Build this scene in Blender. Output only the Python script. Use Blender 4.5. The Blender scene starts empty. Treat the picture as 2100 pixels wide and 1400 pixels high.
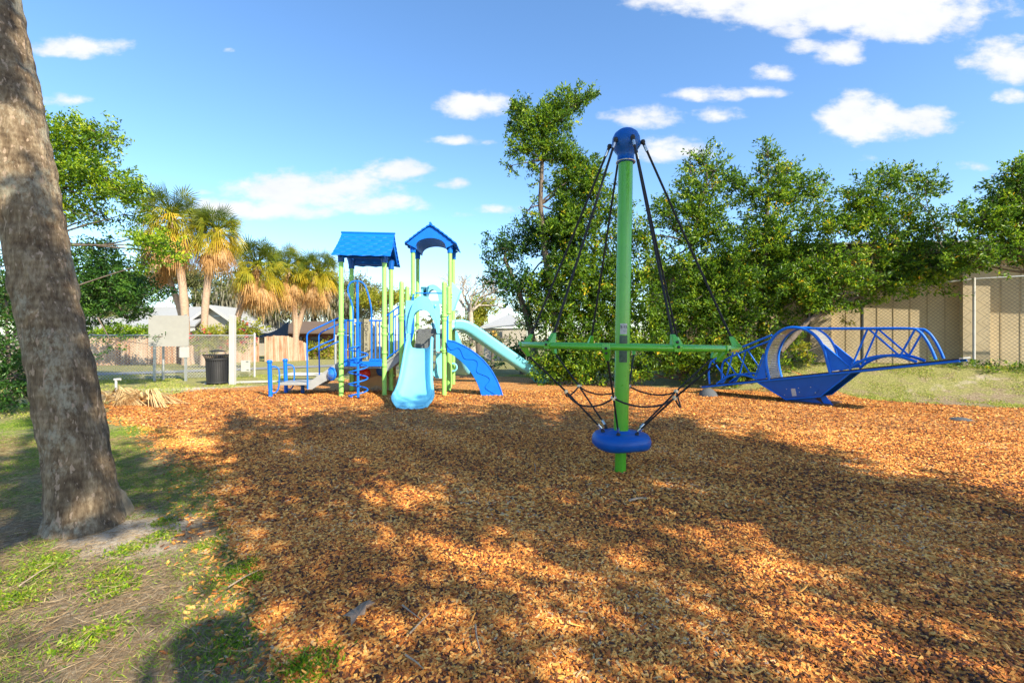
import bpy, bmesh, math, random
import numpy as np
from mathutils import Vector, Matrix, noise as mnoise
R = math.radians
rng = np.random.default_rng(7)
random.seed(7)
sc = bpy.context.scene
COL = sc.collection

# ------------------------------------------------------------------ camera, sky, sun, exposure
F = 933.0; CX = 1050.0; HY = 697.0; EYE = 1.5
cam = bpy.data.cameras.new('camera'); cam_o = bpy.data.objects.new('camera', cam); COL.objects.link(cam_o)
cam_o.location = (0, 0, EYE); cam_o.rotation_euler = (R(90), 0, 0)
cam.sensor_width = 36; cam.lens = 36*F/2100; cam.shift_y = -3/2100
cam.clip_start = 0.05; cam.clip_end = 2000
sc.camera = cam_o

SUN_EL = R(35); SUN_H = Vector((0.66, -0.75)).normalized()
SUN_DIR = Vector((SUN_H.x*math.cos(SUN_EL), SUN_H.y*math.cos(SUN_EL), math.sin(SUN_EL)))
sl = bpy.data.lights.new('sun', 'SUN'); sl.energy = 5.0; sl.angle = R(0.55); sl.color = (1.0, 0.91, 0.72)
so = bpy.data.objects.new('sun', sl); COL.objects.link(so)
so.rotation_euler = (-SUN_DIR).to_track_quat('-Z', 'Y').to_euler(); so.location = (10, -10, 20)
sc.view_settings.view_transform = 'Standard'; sc.view_settings.look = 'None'
sc.view_settings.exposure = 1.08; sc.view_settings.gamma = 1

CLOUDS = [(155,100,105,24,1),(130,205,50,16,.8),(972,220,75,32,1.1),(925,288,50,12,.8),(990,292,35,9,.5),
 (640,395,170,44,1.1),(560,378,95,22,.9),(760,420,110,24,.9),(815,350,62,28,1.1),(860,370,45,9,.6),(520,432,170,26,1.0),(430,420,60,14,.7),(700,385,90,30,.9),
 (1500,0,200,36,1.2),(1720,15,300,62,1.5),(1860,50,130,48,1.3),(1630,62,50,24,.9),(1720,112,60,28,1.0),(1655,98,45,20,.8),(1940,10,60,50,1),
 (1770,250,90,58,1.2),(1890,250,75,34,1.0),(2070,130,90,50,1.1),(2075,200,40,16,.6),(1330,242,78,26,1.0),(1250,240,25,12,.6),
 (1450,195,75,18,.75),(1560,190,50,14,.6),(1470,238,55,18,.75),(1375,312,85,30,.9),(1590,155,45,20,.7),(1560,142,20,14,.6),
 (925,378,38,12,.6),(952,441,22,8,.5),(1990,345,60,12,.5),(1775,325,25,9,.4),(470,104,14,6,.5),(1020,430,60,10,.4),(415,395,25,6,.5)]
w = bpy.data.worlds.new('World'); sc.world = w; w.use_nodes = True
nt = w.node_tree; nt.nodes.clear(); N = nt.nodes; LK = nt.links
def mth(op, a, b=None, c=None, clamp=False):
    n = N.new('ShaderNodeMath'); n.operation = op; n.use_clamp = clamp
    for i, v in enumerate((a, b, c)):
        if v is None: continue
        if isinstance(v, (int, float)): n.inputs[i].default_value = v
        else: LK.new(v, n.inputs[i])
    return n.outputs[0]
out = N.new('ShaderNodeOutputWorld'); bg = N.new('ShaderNodeBackground')
sky = N.new('ShaderNodeTexSky'); sky.sky_type = 'NISHITA'; sky.sun_disc = False
sky.sun_elevation = SUN_EL; sky.sun_rotation = math.atan2(SUN_H.x, SUN_H.y)
sky.air_density = 1.0; sky.dust_density = 0.5; sky.ozone_density = 3.0; sky.altitude = 0
bg.inputs['Strength'].default_value = 0.112
tc = N.new('ShaderNodeTexCoord'); sep = N.new('ShaderNodeSeparateXYZ'); LK.new(tc.outputs['Generated'], sep.inputs[0])
YF = mth('MAXIMUM', sep.outputs[1], 0.05); AZ = mth('DIVIDE', sep.outputs[0], YF); EL = mth('DIVIDE', sep.outputs[2], YF)
best = None
for cx, cy, rx, ry, wt in CLOUDS:
    u = (cx-CX)/F; v = (HY-cy)/F
    az = u; el = v
    ra = rx/F; re = ry/F
    dx = mth('MULTIPLY', mth('SUBTRACT', AZ, az), 1/ra); dy = mth('MULTIPLY', mth('SUBTRACT', EL, el), 1/re)
    dyb = mth('MULTIPLY', dy, mth('ADD', mth('MULTIPLY', mth('LESS_THAN', dy, 0), 0.35), 1.0))   # flatter base
    e = mth('ADD', mth('MULTIPLY', dx, dx), mth('MULTIPLY', dyb, dyb))
    val = mth('MULTIPLY', mth('SUBTRACT', 1.0, mth('MULTIPLY', e, 0.62)), wt)
    best = val if best is None else mth('SMOOTH_MAX', best, val, 0.15)
cb = N.new('ShaderNodeCombineXYZ'); LK.new(AZ, cb.inputs[0]); LK.new(mth('MULTIPLY', EL, 1.8), cb.inputs[1])
def wnoise(scale, det, rough):
    n = N.new('ShaderNodeTexNoise'); n.inputs['Scale'].default_value = scale; n.inputs['Detail'].default_value = det
    n.inputs['Roughness'].default_value = rough; LK.new(cb.outputs[0], n.inputs['Vector']); return n.outputs['Fac']
n1 = wnoise(13, 10, 0.60); n2 = wnoise(7, 4, 0.5)
dens = mth('ADD', best, mth('MULTIPLY', mth('SUBTRACT', n1, 0.5), 2.5))
mr = N.new('ShaderNodeMapRange'); mr.interpolation_type = 'SMOOTHSTEP'; LK.new(dens, mr.inputs[0])
mr.inputs[1].default_value = 0.08; mr.inputs[2].default_value = 1.0
mask = mth('MULTIPLY', mr.outputs[0], 0.97)
upm = N.new('ShaderNodeMapRange'); LK.new(sep.outputs[2], upm.inputs[0]); upm.inputs[1].default_value = 0; upm.inputs[2].default_value = 0.01
mask = mth('MULTIPLY', mask, upm.outputs[0])
ccol = N.new('ShaderNodeMix'); ccol.data_type = 'RGBA'; cmr = N.new('ShaderNodeMapRange'); cmr.inputs[1].default_value = .3; cmr.inputs[2].default_value = 1.6; LK.new(dens, cmr.inputs[0]); cmx = mth('MULTIPLY', mth('ADD', mth('MULTIPLY', n2, 1.6), mth('MULTIPLY', cmr.outputs[0], .6)), .8, None, True); LK.new(cmx, ccol.inputs[0])
ccol.inputs[6].default_value = (3.15, 3.4, 3.95, 1); ccol.inputs[7].default_value = (4.35, 4.4, 4.5, 1)
hsv = N.new('ShaderNodeHueSaturation'); hsv.inputs['Saturation'].default_value = 1.12; hsv.inputs['Value'].default_value = 1.38
LK.new(sky.outputs[0], hsv.inputs['Color'])
tint = N.new('ShaderNodeMix'); tint.data_type = 'RGBA'; tint.blend_type = 'MULTIPLY'; tint.inputs[0].default_value = 1; LK.new(hsv.outputs[0], tint.inputs[6]); tint.inputs[7].default_value = (.94, .955, .96, 1)
mx = N.new('ShaderNodeMix'); mx.data_type = 'RGBA'; LK.new(mask, mx.inputs[0]); LK.new(tint.outputs[2], mx.inputs[6]); LK.new(ccol.outputs[2], mx.inputs[7])
LK.new(mx.outputs[2], bg.inputs['Color']); LK.new(bg.outputs[0], out.inputs[0])

# ------------------------------------------------------------------ geometry from measured sight lines
def P(px, py, d): return Vector(((px-CX)/F*d, d, EYE-(py-HY)/F*d))
def G(px, py, z=0.0):
    d = F*(EYE-z)/(py-HY); return Vector(((px-CX)/F*d, d, z))
def HIT(px, py, p0, n):
    o = Vector((0, 0, EYE)); r = Vector(((px-CX)/F, 1, -(py-HY)/F)); t = (p0-o).dot(n)/r.dot(n); return o+r*t

# ------------------------------------------------------------------ materials
MATS = {}
def new_mat(name):
    m = bpy.data.materials.new(name); m.use_nodes = True; t = m.node_tree
    b = t.nodes['Principled BSDF']; MATS[name] = m; return m, t, b
def noise_node(t, scale, det=4, rough=.55, coord='Object', sc3=None):
    tcn = t.nodes.new('ShaderNodeTexCoord'); n = t.nodes.new('ShaderNodeTexNoise')
    n.inputs['Scale'].default_value = scale; n.inputs['Detail'].default_value = det; n.inputs['Roughness'].default_value = rough
    src = tcn.outputs[coord]
    if sc3:
        mp = t.nodes.new('ShaderNodeMapping'); mp.inputs['Scale'].default_value = sc3; t.links.new(src, mp.inputs[0]); src = mp.outputs[0]
    t.links.new(src, n.inputs['Vector']); return n
def ramp(t, src, stops):
    r = t.nodes.new('ShaderNodeValToRGB'); el = r.color_ramp.elements
    while len(el) < len(stops): el.new(0.5)
    for e, (p, c) in zip(el, stops): e.position = p; e.color = (*c, 1)
    t.links.new(src, r.inputs[0]); return r.outputs[0]
def bump(t, b, src, strength, dist=0.01):
    bn = t.nodes.new('ShaderNodeBump'); bn.inputs['Strength'].default_value = strength; bn.inputs['Distance'].default_value = dist
    t.links.new(src, bn.inputs['Height']); t.links.new(bn.outputs[0], b.inputs['Normal']); return bn
def sc_col(c, k): return tuple(min(1, x*k) for x in c)
def paint(name, c, rough=.35, metal=0, var=.12, nscale=6, spec=.5, bmp=.0, coat=0, sc3=None):
    m, t, b = new_mat(name); n = noise_node(t, nscale, 6, .6, sc3=sc3)
    t.links.new(ramp(t, n.outputs[0], [(.3, sc_col(c, 1-var)), (.7, sc_col(c, 1+var))]), b.inputs['Base Color'])
    n2 = noise_node(t, nscale*5, 4, .6)
    rr = t.nodes.new('ShaderNodeMapRange'); rr.inputs[3].default_value = rough*.8; rr.inputs[4].default_value = min(1, rough*1.3)
    t.links.new(n2.outputs[0], rr.inputs[0]); t.links.new(rr.outputs[0], b.inputs['Roughness'])
    b.inputs['Metallic'].default_value = metal; b.inputs['Specular IOR Level'].default_value = spec
    b.inputs['Coat Weight'].default_value = coat; b.inputs['Coat Roughness'].default_value = .1
    if bmp: bump(t, b, n2.outputs[0], bmp, .01)
    return m
GREEN_L = paint('light green powder coat', (.27, .60, .13), .32, var=.06)
GREEN_D = paint('green powder coat', (.085, .40, .022), .28, var=.07, coat=.4)
BLUE = paint('blue powder coat', (.002, .13, .62), .42, var=.10, spec=.3)
BLUE_P = paint('blue moulded plastic', (.002, .13, .60), .52, var=.08, bmp=.05, spec=.22)
BLUE_DK = paint('deep blue moulded plastic', (.001, .085, .38), .38, var=.10, coat=.08, spec=.3)
AQUA = paint('aqua moulded plastic', (.17, .55, .72), .38, var=.06, nscale=3, bmp=.04)
AQUA2 = paint('teal speckled plastic', (.15, .50, .57), .42, var=.1, nscale=25, bmp=.05)
GREY_DECK = paint('grey coated deck', (.27, .275, .27), .55, var=.12)
DARK = paint('black rubber', (.018, .018, .02), .6, var=.2, bmp=.1)
ROPE = paint('black rope', (.012, .012, .014), .75, var=.4, nscale=60, bmp=.4)
GALV = paint('galvanised steel', (.42, .43, .42), .42, metal=.6, var=.15, nscale=20)
CHROME = paint('aluminium ferrule', (.62, .62, .6), .25, metal=.9, var=.1)
WHITE_M = paint('white painted metal', (.43, .42, .395), .45, var=.07)
TAN_P = paint('tan moulded plastic', (.48, .41, .26), .5, var=.06)
OLIVE_P = paint('olive grey plastic', (.27, .24, .16), .5, var=.08)
BROWN_P = paint('brown moulded plastic', (.20, .11, .045), .5, var=.1)
RED_P = paint('red plastic', (.62, .03, .015), .35)
STICK = paint('weathered grey sticker', (.42, .43, .42), .6, var=.25, nscale=30)
STICK_D = paint('faded dark sticker', (.05, .09, .055), .6, var=.4, nscale=30)
INK = paint('dark lettering', (.03, .03, .03), .6)
ROCK = paint('grey rubber mound', (.075, .08, .085), .8, var=.3, nscale=30, bmp=.3)
FABRIC = paint('dark shade cloth', (.045, .055, .065), .9, var=.15)
BARK_P = paint('palm trunk bark', (.37, .25, .17), .9, var=.3, nscale=8, bmp=.6, sc3=(1, 1, 4))
BARK_O = paint('oak bark', (.13, .10, .075), .95, var=.45, nscale=9, bmp=.8, sc3=(2, 2, .5))
BARK_G = paint('light twig bark', (.40, .34, .27), .9, var=.3, nscale=12, bmp=.5)
STUCCO = paint('tan stucco', (.50, .40, .25), .9, var=.13, nscale=1.2, bmp=.15)
STUCCO_G = paint('pale stucco', (.38, .34, .28), .9, var=.06, nscale=2)
FASCIA = paint('brown fascia', (.055, .04, .033), .6)
ROOF_G = paint('grey shingle roof', (.30, .305, .305), .85, var=.12, nscale=14, bmp=.3)
WHITE_R = paint('white roof metal', (.50, .51, .53), .5)
BRICK = paint('red brown brick', (.20, .075, .045), .9, var=.3, nscale=10)
GLASS = paint('dark window glass', (.03, .04, .05), .1)
CONC = paint('pale concrete', (.50, .46, .40), .9, var=.12, nscale=8, bmp=.2)
MESHWIRE = paint('weathered chain link wire', (.15, .15, .14), .55, metal=.4)
MESHWIRE_L = paint('galvanised chain link wire', (.48, .47, .45), .55, metal=.3)
SHEETM = paint('perforated grey steel', (.30, .29, .27), .45, metal=.3)

def woodmat():
    m, t, b = new_mat('weathered fence board')
    g = noise_node(t, 3, 6, .65, sc3=(2.2, 2.2, .5)); a = t.nodes.new('ShaderNodeAttribute'); a.attribute_name = 'rnd'
    ad = t.nodes.new('ShaderNodeMath'); ad.operation = 'MULTIPLY_ADD'; ad.inputs[1].default_value = .35; t.links.new(a.outputs['Fac'], ad.inputs[0]); t.links.new(g.outputs[0], ad.inputs[2])
    t.links.new(ramp(t, ad.outputs[0], [(.3, (.13, .055, .025)), (.5, (.30, .155, .085)), (.72, (.37, .25, .165)), (.95, (.40, .32, .24))]), b.inputs['Base Color'])
    b.inputs['Roughness'].default_value = .9; bump(t, b, noise_node(t, 20, 5, .6, sc3=(4, 4, .3)).outputs[0], .4); return m
WOOD = woodmat()
def leafmat(name, stops, trans=.35, rough=.42):
    m, t, b = new_mat(name); a = t.nodes.new('ShaderNodeAttribute'); a.attribute_name = 'rnd'
    col = ramp(t, a.outputs['Fac'], stops)
    t.links.new(col, b.inputs['Base Color']); b.inputs['Roughness'].default_value = rough; b.inputs['Specular IOR Level'].default_value = .3
    tr = t.nodes.new('ShaderNodeBsdfTranslucent'); mxs = t.nodes.new('ShaderNodeMixShader'); mxs.inputs[0].default_value = trans
    g = t.nodes.new('ShaderNodeHueSaturation'); g.inputs['Value'].default_value = 1.5; t.links.new(col, g.inputs['Color']); t.links.new(g.outputs[0], tr.inputs['Color'])
    t.links.new(b.outputs[0], mxs.inputs[1]); t.links.new(tr.outputs[0], mxs.inputs[2])
    t.links.new(mxs.outputs[0], t.nodes['Material Output'].inputs[0]); return m
LEAF_R = leafmat('glossy fig leaf', [(0, (.010, .030, .004)), (.38, (.065, .145, .010)), (.68, (.19, .31, .014)), (.95, (.44, .50, .03)), (1, (.62, .38, .02))])
LEAF_T = leafmat('bright oak leaf', [(0, (.018, .05, .004)), (.4, (.10, .20, .008)), (.8, (.32, .42, .014)), (1, (.56, .56, .03))])
LEAF_DK = leafmat('dark evergreen leaf', [(0, (.010, .035, .008)), (.6, (.035, .10, .012)), (1, (.10, .20, .02))], .2)
LEAF_SH = leafmat('thick dark oak leaf', [(0, (.02, .03, .01)), (1, (.06, .08, .02))], 0.0, .7)
LEAF_O = leafmat('olive live oak leaf', [(0, (.035, .05, .015)), (.5, (.12, .14, .04)), (.85, (.22, .22, .07)), (1, (.34, .30, .15))], .25, .7)
LEAF_Y = leafmat('yellow green leaf', [(0, (.09, .12, .01)), (.5, (.25, .27, .02)), (1, (.45, .36, .03))], .35)
MOSS = leafmat('hanging grey moss', [(0, (.16, .15, .10)), (1, (.34, .31, .23))], .3, .9)
PALM_G = leafmat('palm frond green', [(0, (.05, .085, .010)), (.35, (.16, .19, .014)), (.65, (.42, .34, .022)), (1, (.68, .36, .035))], .3, .5)
PALM_D = leafmat('dead palm frond', [(0, (.20, .10, .035)), (.5, (.50, .28, .10)), (1, (.68, .46, .24))], .25, .8)
FLOWER = leafmat('magenta flower', [(0, (.5, .02, .04)), (1, (.75, .08, .12))], .3)
GRASS = leafmat('grass blade', [(0, (.06, .13, .012)), (.5, (.17, .28, .02)), (.8, (.34, .37, .05)), (1, (.50, .42, .16))], .3, .6)
STRAW = leafmat('dry straw', [(0, (.12, .07, .03)), (.5, (.30, .19, .09)), (1, (.50, .37, .21))], .15, .8)
CHIPSTOPS = [(0, (.028, .010, .005)), (.2, (.12, .036, .011)), (.36, (.44, .12, .018)), (.58, (.66, .24, .034)), (.86, (.90, .45, .10)), (.97, (.84, .50, .18)), (1, (.34, .26, .19))]
def chipmat():
    m, t, b = new_mat('cedar mulch chip'); a = t.nodes.new('ShaderNodeAttribute'); a.attribute_name = 'rnd'
    n = noise_node(t, 120, 3, .6); ad = t.nodes.new('ShaderNodeMath'); ad.operation = 'MULTIPLY_ADD'; ad.inputs[1].default_value = .3
    t.links.new(n.outputs[0], ad.inputs[0]); s = t.nodes.new('ShaderNodeMath'); s.operation = 'SUBTRACT'; s.inputs[1].default_value = .15
    t.links.new(a.outputs['Fac'], s.inputs[0]); t.links.new(s.outputs[0], ad.inputs[2])
    t.links.new(ramp(t, ad.outputs[0], CHIPSTOPS), b.inputs['Base Color']); b.inputs['Roughness'].default_value = .8; return m
CHIP = chipmat()
def mulchmat():
    m, t, b = new_mat('cedar mulch bed'); tcn = t.nodes.new('ShaderNodeTexCoord')
    wp = noise_node(t, 14, 2, .5); mp = t.nodes.new('ShaderNodeMix'); mp.data_type = 'VECTOR'; mp.inputs[0].default_value = .06
    t.links.new(tcn.outputs['Object'], mp.inputs[4]); t.links.new(wp.outputs['Color'], mp.inputs[5])
    vs = []
    for scl, rot in ((38, .5), (30, 1.9)):
        mpp = t.nodes.new('ShaderNodeMapping'); mpp.inputs['Rotation'].default_value = (0, 0, rot); mpp.inputs['Scale'].default_value = (1, 2.0, 1)
        t.links.new(mp.outputs[1], mpp.inputs[0]); v = t.nodes.new('ShaderNodeTexVoronoi'); v.inputs['Scale'].default_value = scl
        t.links.new(mpp.outputs[0], v.inputs['Vector']); vs.append(v)
    sel = noise_node(t, 22, 2, .5); gt = t.nodes.new('ShaderNodeMath'); gt.operation = 'GREATER_THAN'; gt.inputs[1].default_value = .5; t.links.new(sel.outputs[0], gt.inputs[0])
    cm = t.nodes.new('ShaderNodeMix'); cm.data_type = 'RGBA'; t.links.new(gt.outputs[0], cm.inputs[0]); t.links.new(vs[0].outputs['Color'], cm.inputs[6]); t.links.new(vs[1].outputs['Color'], cm.inputs[7])
    dm = t.nodes.new('ShaderNodeMix'); dm.data_type = 'FLOAT'; t.links.new(gt.outputs[0], dm.inputs[0]); t.links.new(vs[0].outputs['Distance'], dm.inputs[2]); t.links.new(vs[1].outputs['Distance'], dm.inputs[3])
    bw = t.nodes.new('ShaderNodeSeparateColor'); t.links.new(cm.outputs[2], bw.inputs[0])
    big = noise_node(t, 1.3, 4, .6); am = t.nodes.new('ShaderNodeMath'); am.operation = 'MULTIPLY_ADD'; am.inputs[1].default_value = .3; am.inputs[2].default_value = -.12
    t.links.new(big.outputs[0], am.inputs[0]); ad = t.nodes.new('ShaderNodeMath'); ad.operation = 'ADD'; t.links.new(bw.outputs[0], ad.inputs[0]); t.links.new(am.outputs[0], ad.inputs[1])
    t.links.new(ramp(t, ad.outputs[0], CHIPSTOPS), b.inputs['Base Color']); b.inputs['Roughness'].default_value = .9
    iv = t.nodes.new('ShaderNodeMath'); iv.operation = 'MULTIPLY_ADD'; iv.inputs[1].default_value = -1.5; t.links.new(dm.outputs[0], iv.inputs[0]); t.links.new(bw.outputs[1], iv.inputs[2])
    bump(t, b, iv.outputs[0], .9, .015); return m
MULCH = mulchmat()
def groundmat():
    m, t, b = new_mat('thin grass and sandy soil')
    big = noise_node(t, .55, 5, .6); fine = noise_node(t, 26, 8, .78); mid = noise_node(t, 3.2, 5, .65)
    gcol = ramp(t, fine.outputs[0], [(.3, (.035, .04, .015)), (.44, (.15, .155, .035)), (.56, (.30, .275, .08)), (.7, (.48, .40, .20))])
    dcol = ramp(t, fine.outputs[0], [(.3, (.06, .04, .022)), (.48, (.22, .155, .085)), (.6, (.36, .28, .18)), (.72, (.50, .41, .29))])
    a = t.nodes.new('ShaderNodeAttribute'); a.attribute_name = 'bare'
    s = t.nodes.new('ShaderNodeMath'); s.operation = 'ADD'; t.links.new(a.outputs['Fac'], s.inputs[0]); t.links.new(mid.outputs[0], s.inputs[1])
    mr = t.nodes.new('ShaderNodeMapRange'); mr.inputs[1].default_value = .50; mr.inputs[2].default_value = .72; t.links.new(s.outputs[0], mr.inputs[0])
    cm = t.nodes.new('ShaderNodeMix'); cm.data_type = 'RGBA'; t.links.new(mr.outputs[0], cm.inputs[0]); t.links.new(gcol, cm.inputs[6]); t.links.new(dcol, cm.inputs[7])
    a2 = t.nodes.new('ShaderNodeAttribute'); a2.attribute_name = 'sand'; s2 = t.nodes.new('ShaderNodeMath'); s2.operation = 'ADD'; t.links.new(a2.outputs['Fac'], s2.inputs[0]); t.links.new(mid.outputs[0], s2.inputs[1])
    mr2 = t.nodes.new('ShaderNodeMapRange'); mr2.inputs[1].default_value = .85; mr2.inputs[2].default_value = 1.25; t.links.new(s2.outputs[0], mr2.inputs[0])
    scol = ramp(t, fine.outputs[0], [(.25, (.30, .235, .165)), (.5, (.52, .44, .33)), (.75, (.66, .59, .48))])
    cm2 = t.nodes.new('ShaderNodeMix'); cm2.data_type = 'RGBA'; t.links.new(mr2.outputs[0], cm2.inputs[0]); t.links.new(cm.outputs[2], cm2.inputs[6]); t.links.new(scol, cm2.inputs[7])
    t.links.new(cm2.outputs[2], b.inputs['Base Color']); b.inputs['Roughness'].default_value = .95; bump(t, b, fine.outputs[0], 1.0, .03); return m
GROUND = groundmat()
def bigpalm():
    m, t, b = new_mat('old palm trunk with lichen')
    v = noise_node(t, 9, 8, .72, sc3=(1, 1, .35)); rings = t.nodes.new('ShaderNodeTexWave'); rings.bands_direction = 'Z'; rings.inputs['Scale'].default_value = 5.5; rings.inputs['Distortion'].default_value = 7; rings.inputs['Detail'].default_value = 5; rings.inputs['Detail Scale'].default_value = 1.2
    tcn = t.nodes.new('ShaderNodeTexCoord'); t.links.new(tcn.outputs['Object'], rings.inputs[0])
    cr = noise_node(t, 30, 6, .7, sc3=(1.6, 1.6, .22))
    m1 = t.nodes.new('ShaderNodeMath'); m1.operation = 'MULTIPLY_ADD'; m1.inputs[1].default_value = .05; t.links.new(rings.outputs['Fac'], m1.inputs[0]); t.links.new(v.outputs[0], m1.inputs[2])
    m2 = t.nodes.new('ShaderNodeMath'); m2.operation = 'MULTIPLY_ADD'; m2.inputs[1].default_value = .62; t.links.new(cr.outputs[0], m2.inputs[0]); t.links.new(m1.outputs[0], m2.inputs[2])
    base = ramp(t, m2.outputs[0], [(.50, (.018, .010, .005)), (.68, (.090, .055, .028)), (.84, (.18, .125, .072)), (1, (.32, .245, .155))])
    li = noise_node(t, 2.3, 3, .5); li2 = noise_node(t, 40, 5, .7, sc3=(1, 1, .5))
    mm = t.nodes.new('ShaderNodeMath'); mm.operation = 'MULTIPLY_ADD'; mm.inputs[1].default_value = .45; t.links.new(li2.outputs[0], mm.inputs[0]); t.links.new(li.outputs[0], mm.inputs[2])
    mr = t.nodes.new('ShaderNodeMapRange'); mr.inputs[1].default_value = .76; mr.inputs[2].default_value = .88; t.links.new(mm.outputs[0], mr.inputs[0])
    fl = noise_node(t, 26, 3, .5, sc3=(1.3, 1.3, .45)); mf = t.nodes.new('ShaderNodeMapRange'); mf.inputs[1].default_value = .61; mf.inputs[2].default_value = .65; t.links.new(fl.outputs[0], mf.inputs[0])
    c1 = t.nodes.new('ShaderNodeMix'); c1.data_type = 'RGBA'; t.links.new(mr.outputs[0], c1.inputs[0]); t.links.new(base, c1.inputs[6]); c1.inputs[7].default_value = (.34, .30, .215, 1)
    c2 = t.nodes.new('ShaderNodeMix'); c2.data_type = 'RGBA'; t.links.new(mf.outputs[0], c2.inputs[0]); t.links.new(c1.outputs[2], c2.inputs[6]); c2.inputs[7].default_value = (.36, .26, .18, 1)
    t.links.new(c2.outputs[2], b.inputs['Base Color']); b.inputs['Roughness'].default_value = .95; bump(t, b, m2.outputs[0], 1.0, .04); return m
PALMBIG = bigpalm()

# ------------------------------------------------------------------ builders
class MB:
    def __init__(s): s.v = []; s.f = []; s.sm = []
    def add(s, vs, fs, smooth=False):
        o = len(s.v); s.v += [tuple(x) for x in vs]; s.f += [tuple(i+o for i in f) for f in fs]; s.sm += [smooth]*len(fs); return s
    def box(s, c, size, mtx=None):
        hx, hy, hz = size[0]/2, size[1]/2, size[2]/2
        vs = [Vector((x, y, z)) for x in (-hx, hx) for y in (-hy, hy) for z in (-hz, hz)]
        if mtx is not None: vs = [mtx @ v for v in vs]
        c = Vector(c); vs = [v+c for v in vs]
        return s.add(vs, [(0, 1, 3, 2), (4, 6, 7, 5), (0, 4, 5, 1), (2, 3, 7, 6), (0, 2, 6, 4), (1, 5, 7, 3)])
    def bar(s, p0, p1, w, h, up=Vector((0, 0, 1))):
        p0 = Vector(p0); p1 = Vector(p1); d = (p1-p0).normalized(); sd = d.cross(up).normalized(); u = sd.cross(d)
        vs = [p+sd*a*w/2+u*b*h/2 for p in (p0, p1) for a, b in ((-1, -1), (1, -1), (1, 1), (-1, 1))]
        return s.add(vs, [(3, 2, 1, 0), (4, 5, 6, 7), (0, 1, 5, 4), (1, 2, 6, 5), (2, 3, 7, 6), (3, 0, 4, 7)])
    def tube(s, pts, r, n=10, closed=False, caps=True):
        pts = [Vector(p) for p in pts]; K = len(pts); rs = r if isinstance(r, (list, tuple)) else [r]*K
        tans = []
        for i in range(K):
            a = pts[(i-1) % K] if (i > 0 or closed) else pts[i]; b = pts[(i+1) % K] if (i < K-1 or closed) else pts[i]
            tans.append((b-a).normalized())
        t0 = tans[0]; up = Vector((0, 0, 1)) if abs(t0.z) < .9 else Vector((1, 0, 0)); nrm = t0.cross(up).normalized(); vs = []
        for i in range(K):
            t = tans[i]; nrm = (nrm-t*nrm.dot(t)).normalized(); bn = t.cross(nrm)
            for k in range(n):
                a = 2*math.pi*k/n; vs.append(pts[i]+(nrm*math.cos(a)+bn*math.sin(a))*rs[i])
        fs = []
        for i in range(K if closed else K-1):
            j = (i+1) % K
            for k in range(n): fs.append((i*n+k, i*n+(k+1) % n, j*n+(k+1) % n, j*n+k))
        s.add(vs, fs, True)
        if caps and not closed:
            s.add(vs[:n], [tuple(range(n-1, -1, -1))]); s.add(vs[-n:], [tuple(range(n))])
        return s
    def lathe(s, prof, c=(0, 0, 0), n=24, smooth=True, mtx=None):
        c = Vector(c); vs = []
        for r_, z in prof:
            for k in range(n):
                a = 2*math.pi*k/n; p = Vector((r_*math.cos(a), r_*math.sin(a), z)); vs.append((mtx @ p if mtx is not None else p)+c)
        fs = [(i*n+k, i*n+(k+1) % n, (i+1)*n+(k+1) % n, (i+1)*n+k) for i in range(len(prof)-1) for k in range(n)]
        s.add(vs, fs, smooth)
        if prof[0][0] > 1e-4: s.add(vs[:n], [tuple(range(n-1, -1, -1))])
        if prof[-1][0] > 1e-4: s.add(vs[-n:], [tuple(range(n))])
        return s
    def prism(s, poly, off):
        """poly: 3D polygon, off: thickness vector"""
        poly = [Vector(p) for p in poly]; off = Vector(off); n = len(poly)
        vs = poly+[p+off for p in poly]
        return s.add(vs, [tuple(range(n))[::-1], tuple(range(n, 2*n))]+[(i, (i+1) % n, n+(i+1) % n, n+i) for i in range(n)])
    def strip(s, a, b, off):
        """solid between polylines a and b with thickness vector off"""
        off = Vector(off); n = len(a); a = [Vector(x) for x in a]; b = [Vector(x) for x in b]
        vs = a+b+[x+off for x in a]+[x+off for x in b]; fs = []
        for i in range(n-1):
            fs += [(i, i+1, n+i+1, n+i), (2*n+i+1, 2*n+i, 3*n+i, 3*n+i+1), (i+1, i, 2*n+i, 2*n+i+1), (n+i, n+i+1, 3*n+i+1, 3*n+i)]
        fs += [(0, n, 3*n, 2*n), (n-1, 3*n-1, 4*n-1, 2*n-1)]
        return s.add(vs, fs)
    def build(s, name, m, parent=None, bevel=0, subsurf=0):
        me = bpy.data.meshes.new(name); me.from_pydata(s.v, [], s.f); me.materials.append(m)
        me.polygons.foreach_set('use_smooth', s.sm); me.update()
        bm = bmesh.new(); bm.from_mesh(me); bmesh.ops.recalc_face_normals(bm, faces=bm.faces); bm.to_mesh(me); bm.free()
        o = bpy.data.objects.new(name, me); COL.objects.link(o)
        if bevel:
            md = o.modifiers.new('b', 'BEVEL'); md.width = bevel; md.segments = 2; md.limit_method = 'ANGLE'; md.angle_limit = R(40)
        if subsurf:
            md = o.modifiers.new('s', 'SUBSURF'); md.levels = subsurf; md.render_levels = subsurf
        if parent is not None: setpar(o, parent)
        return o
def setpar(o, p):
    """parent while keeping the world-space vertices where they are"""
    o.parent = p
    wl = Matrix.Identity(4); q = p
    while q is not None: wl = q.matrix_basis @ wl if q is p else q.matrix_basis @ wl; q = q.parent
    M = Matrix.Identity(4); chain = []; q = p
    while q is not None: chain.append(q); q = q.parent
    for q in reversed(chain): M = M @ q.matrix_parent_inverse @ q.matrix_basis
    o.matrix_parent_inverse = M.inverted()
def tag(o, label, cat, group=None, kind=None):
    if label: o['label'] = label
    if cat: o['category'] = cat
    if group: o['group'] = group
    if kind: o['kind'] = kind
    return o
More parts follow.
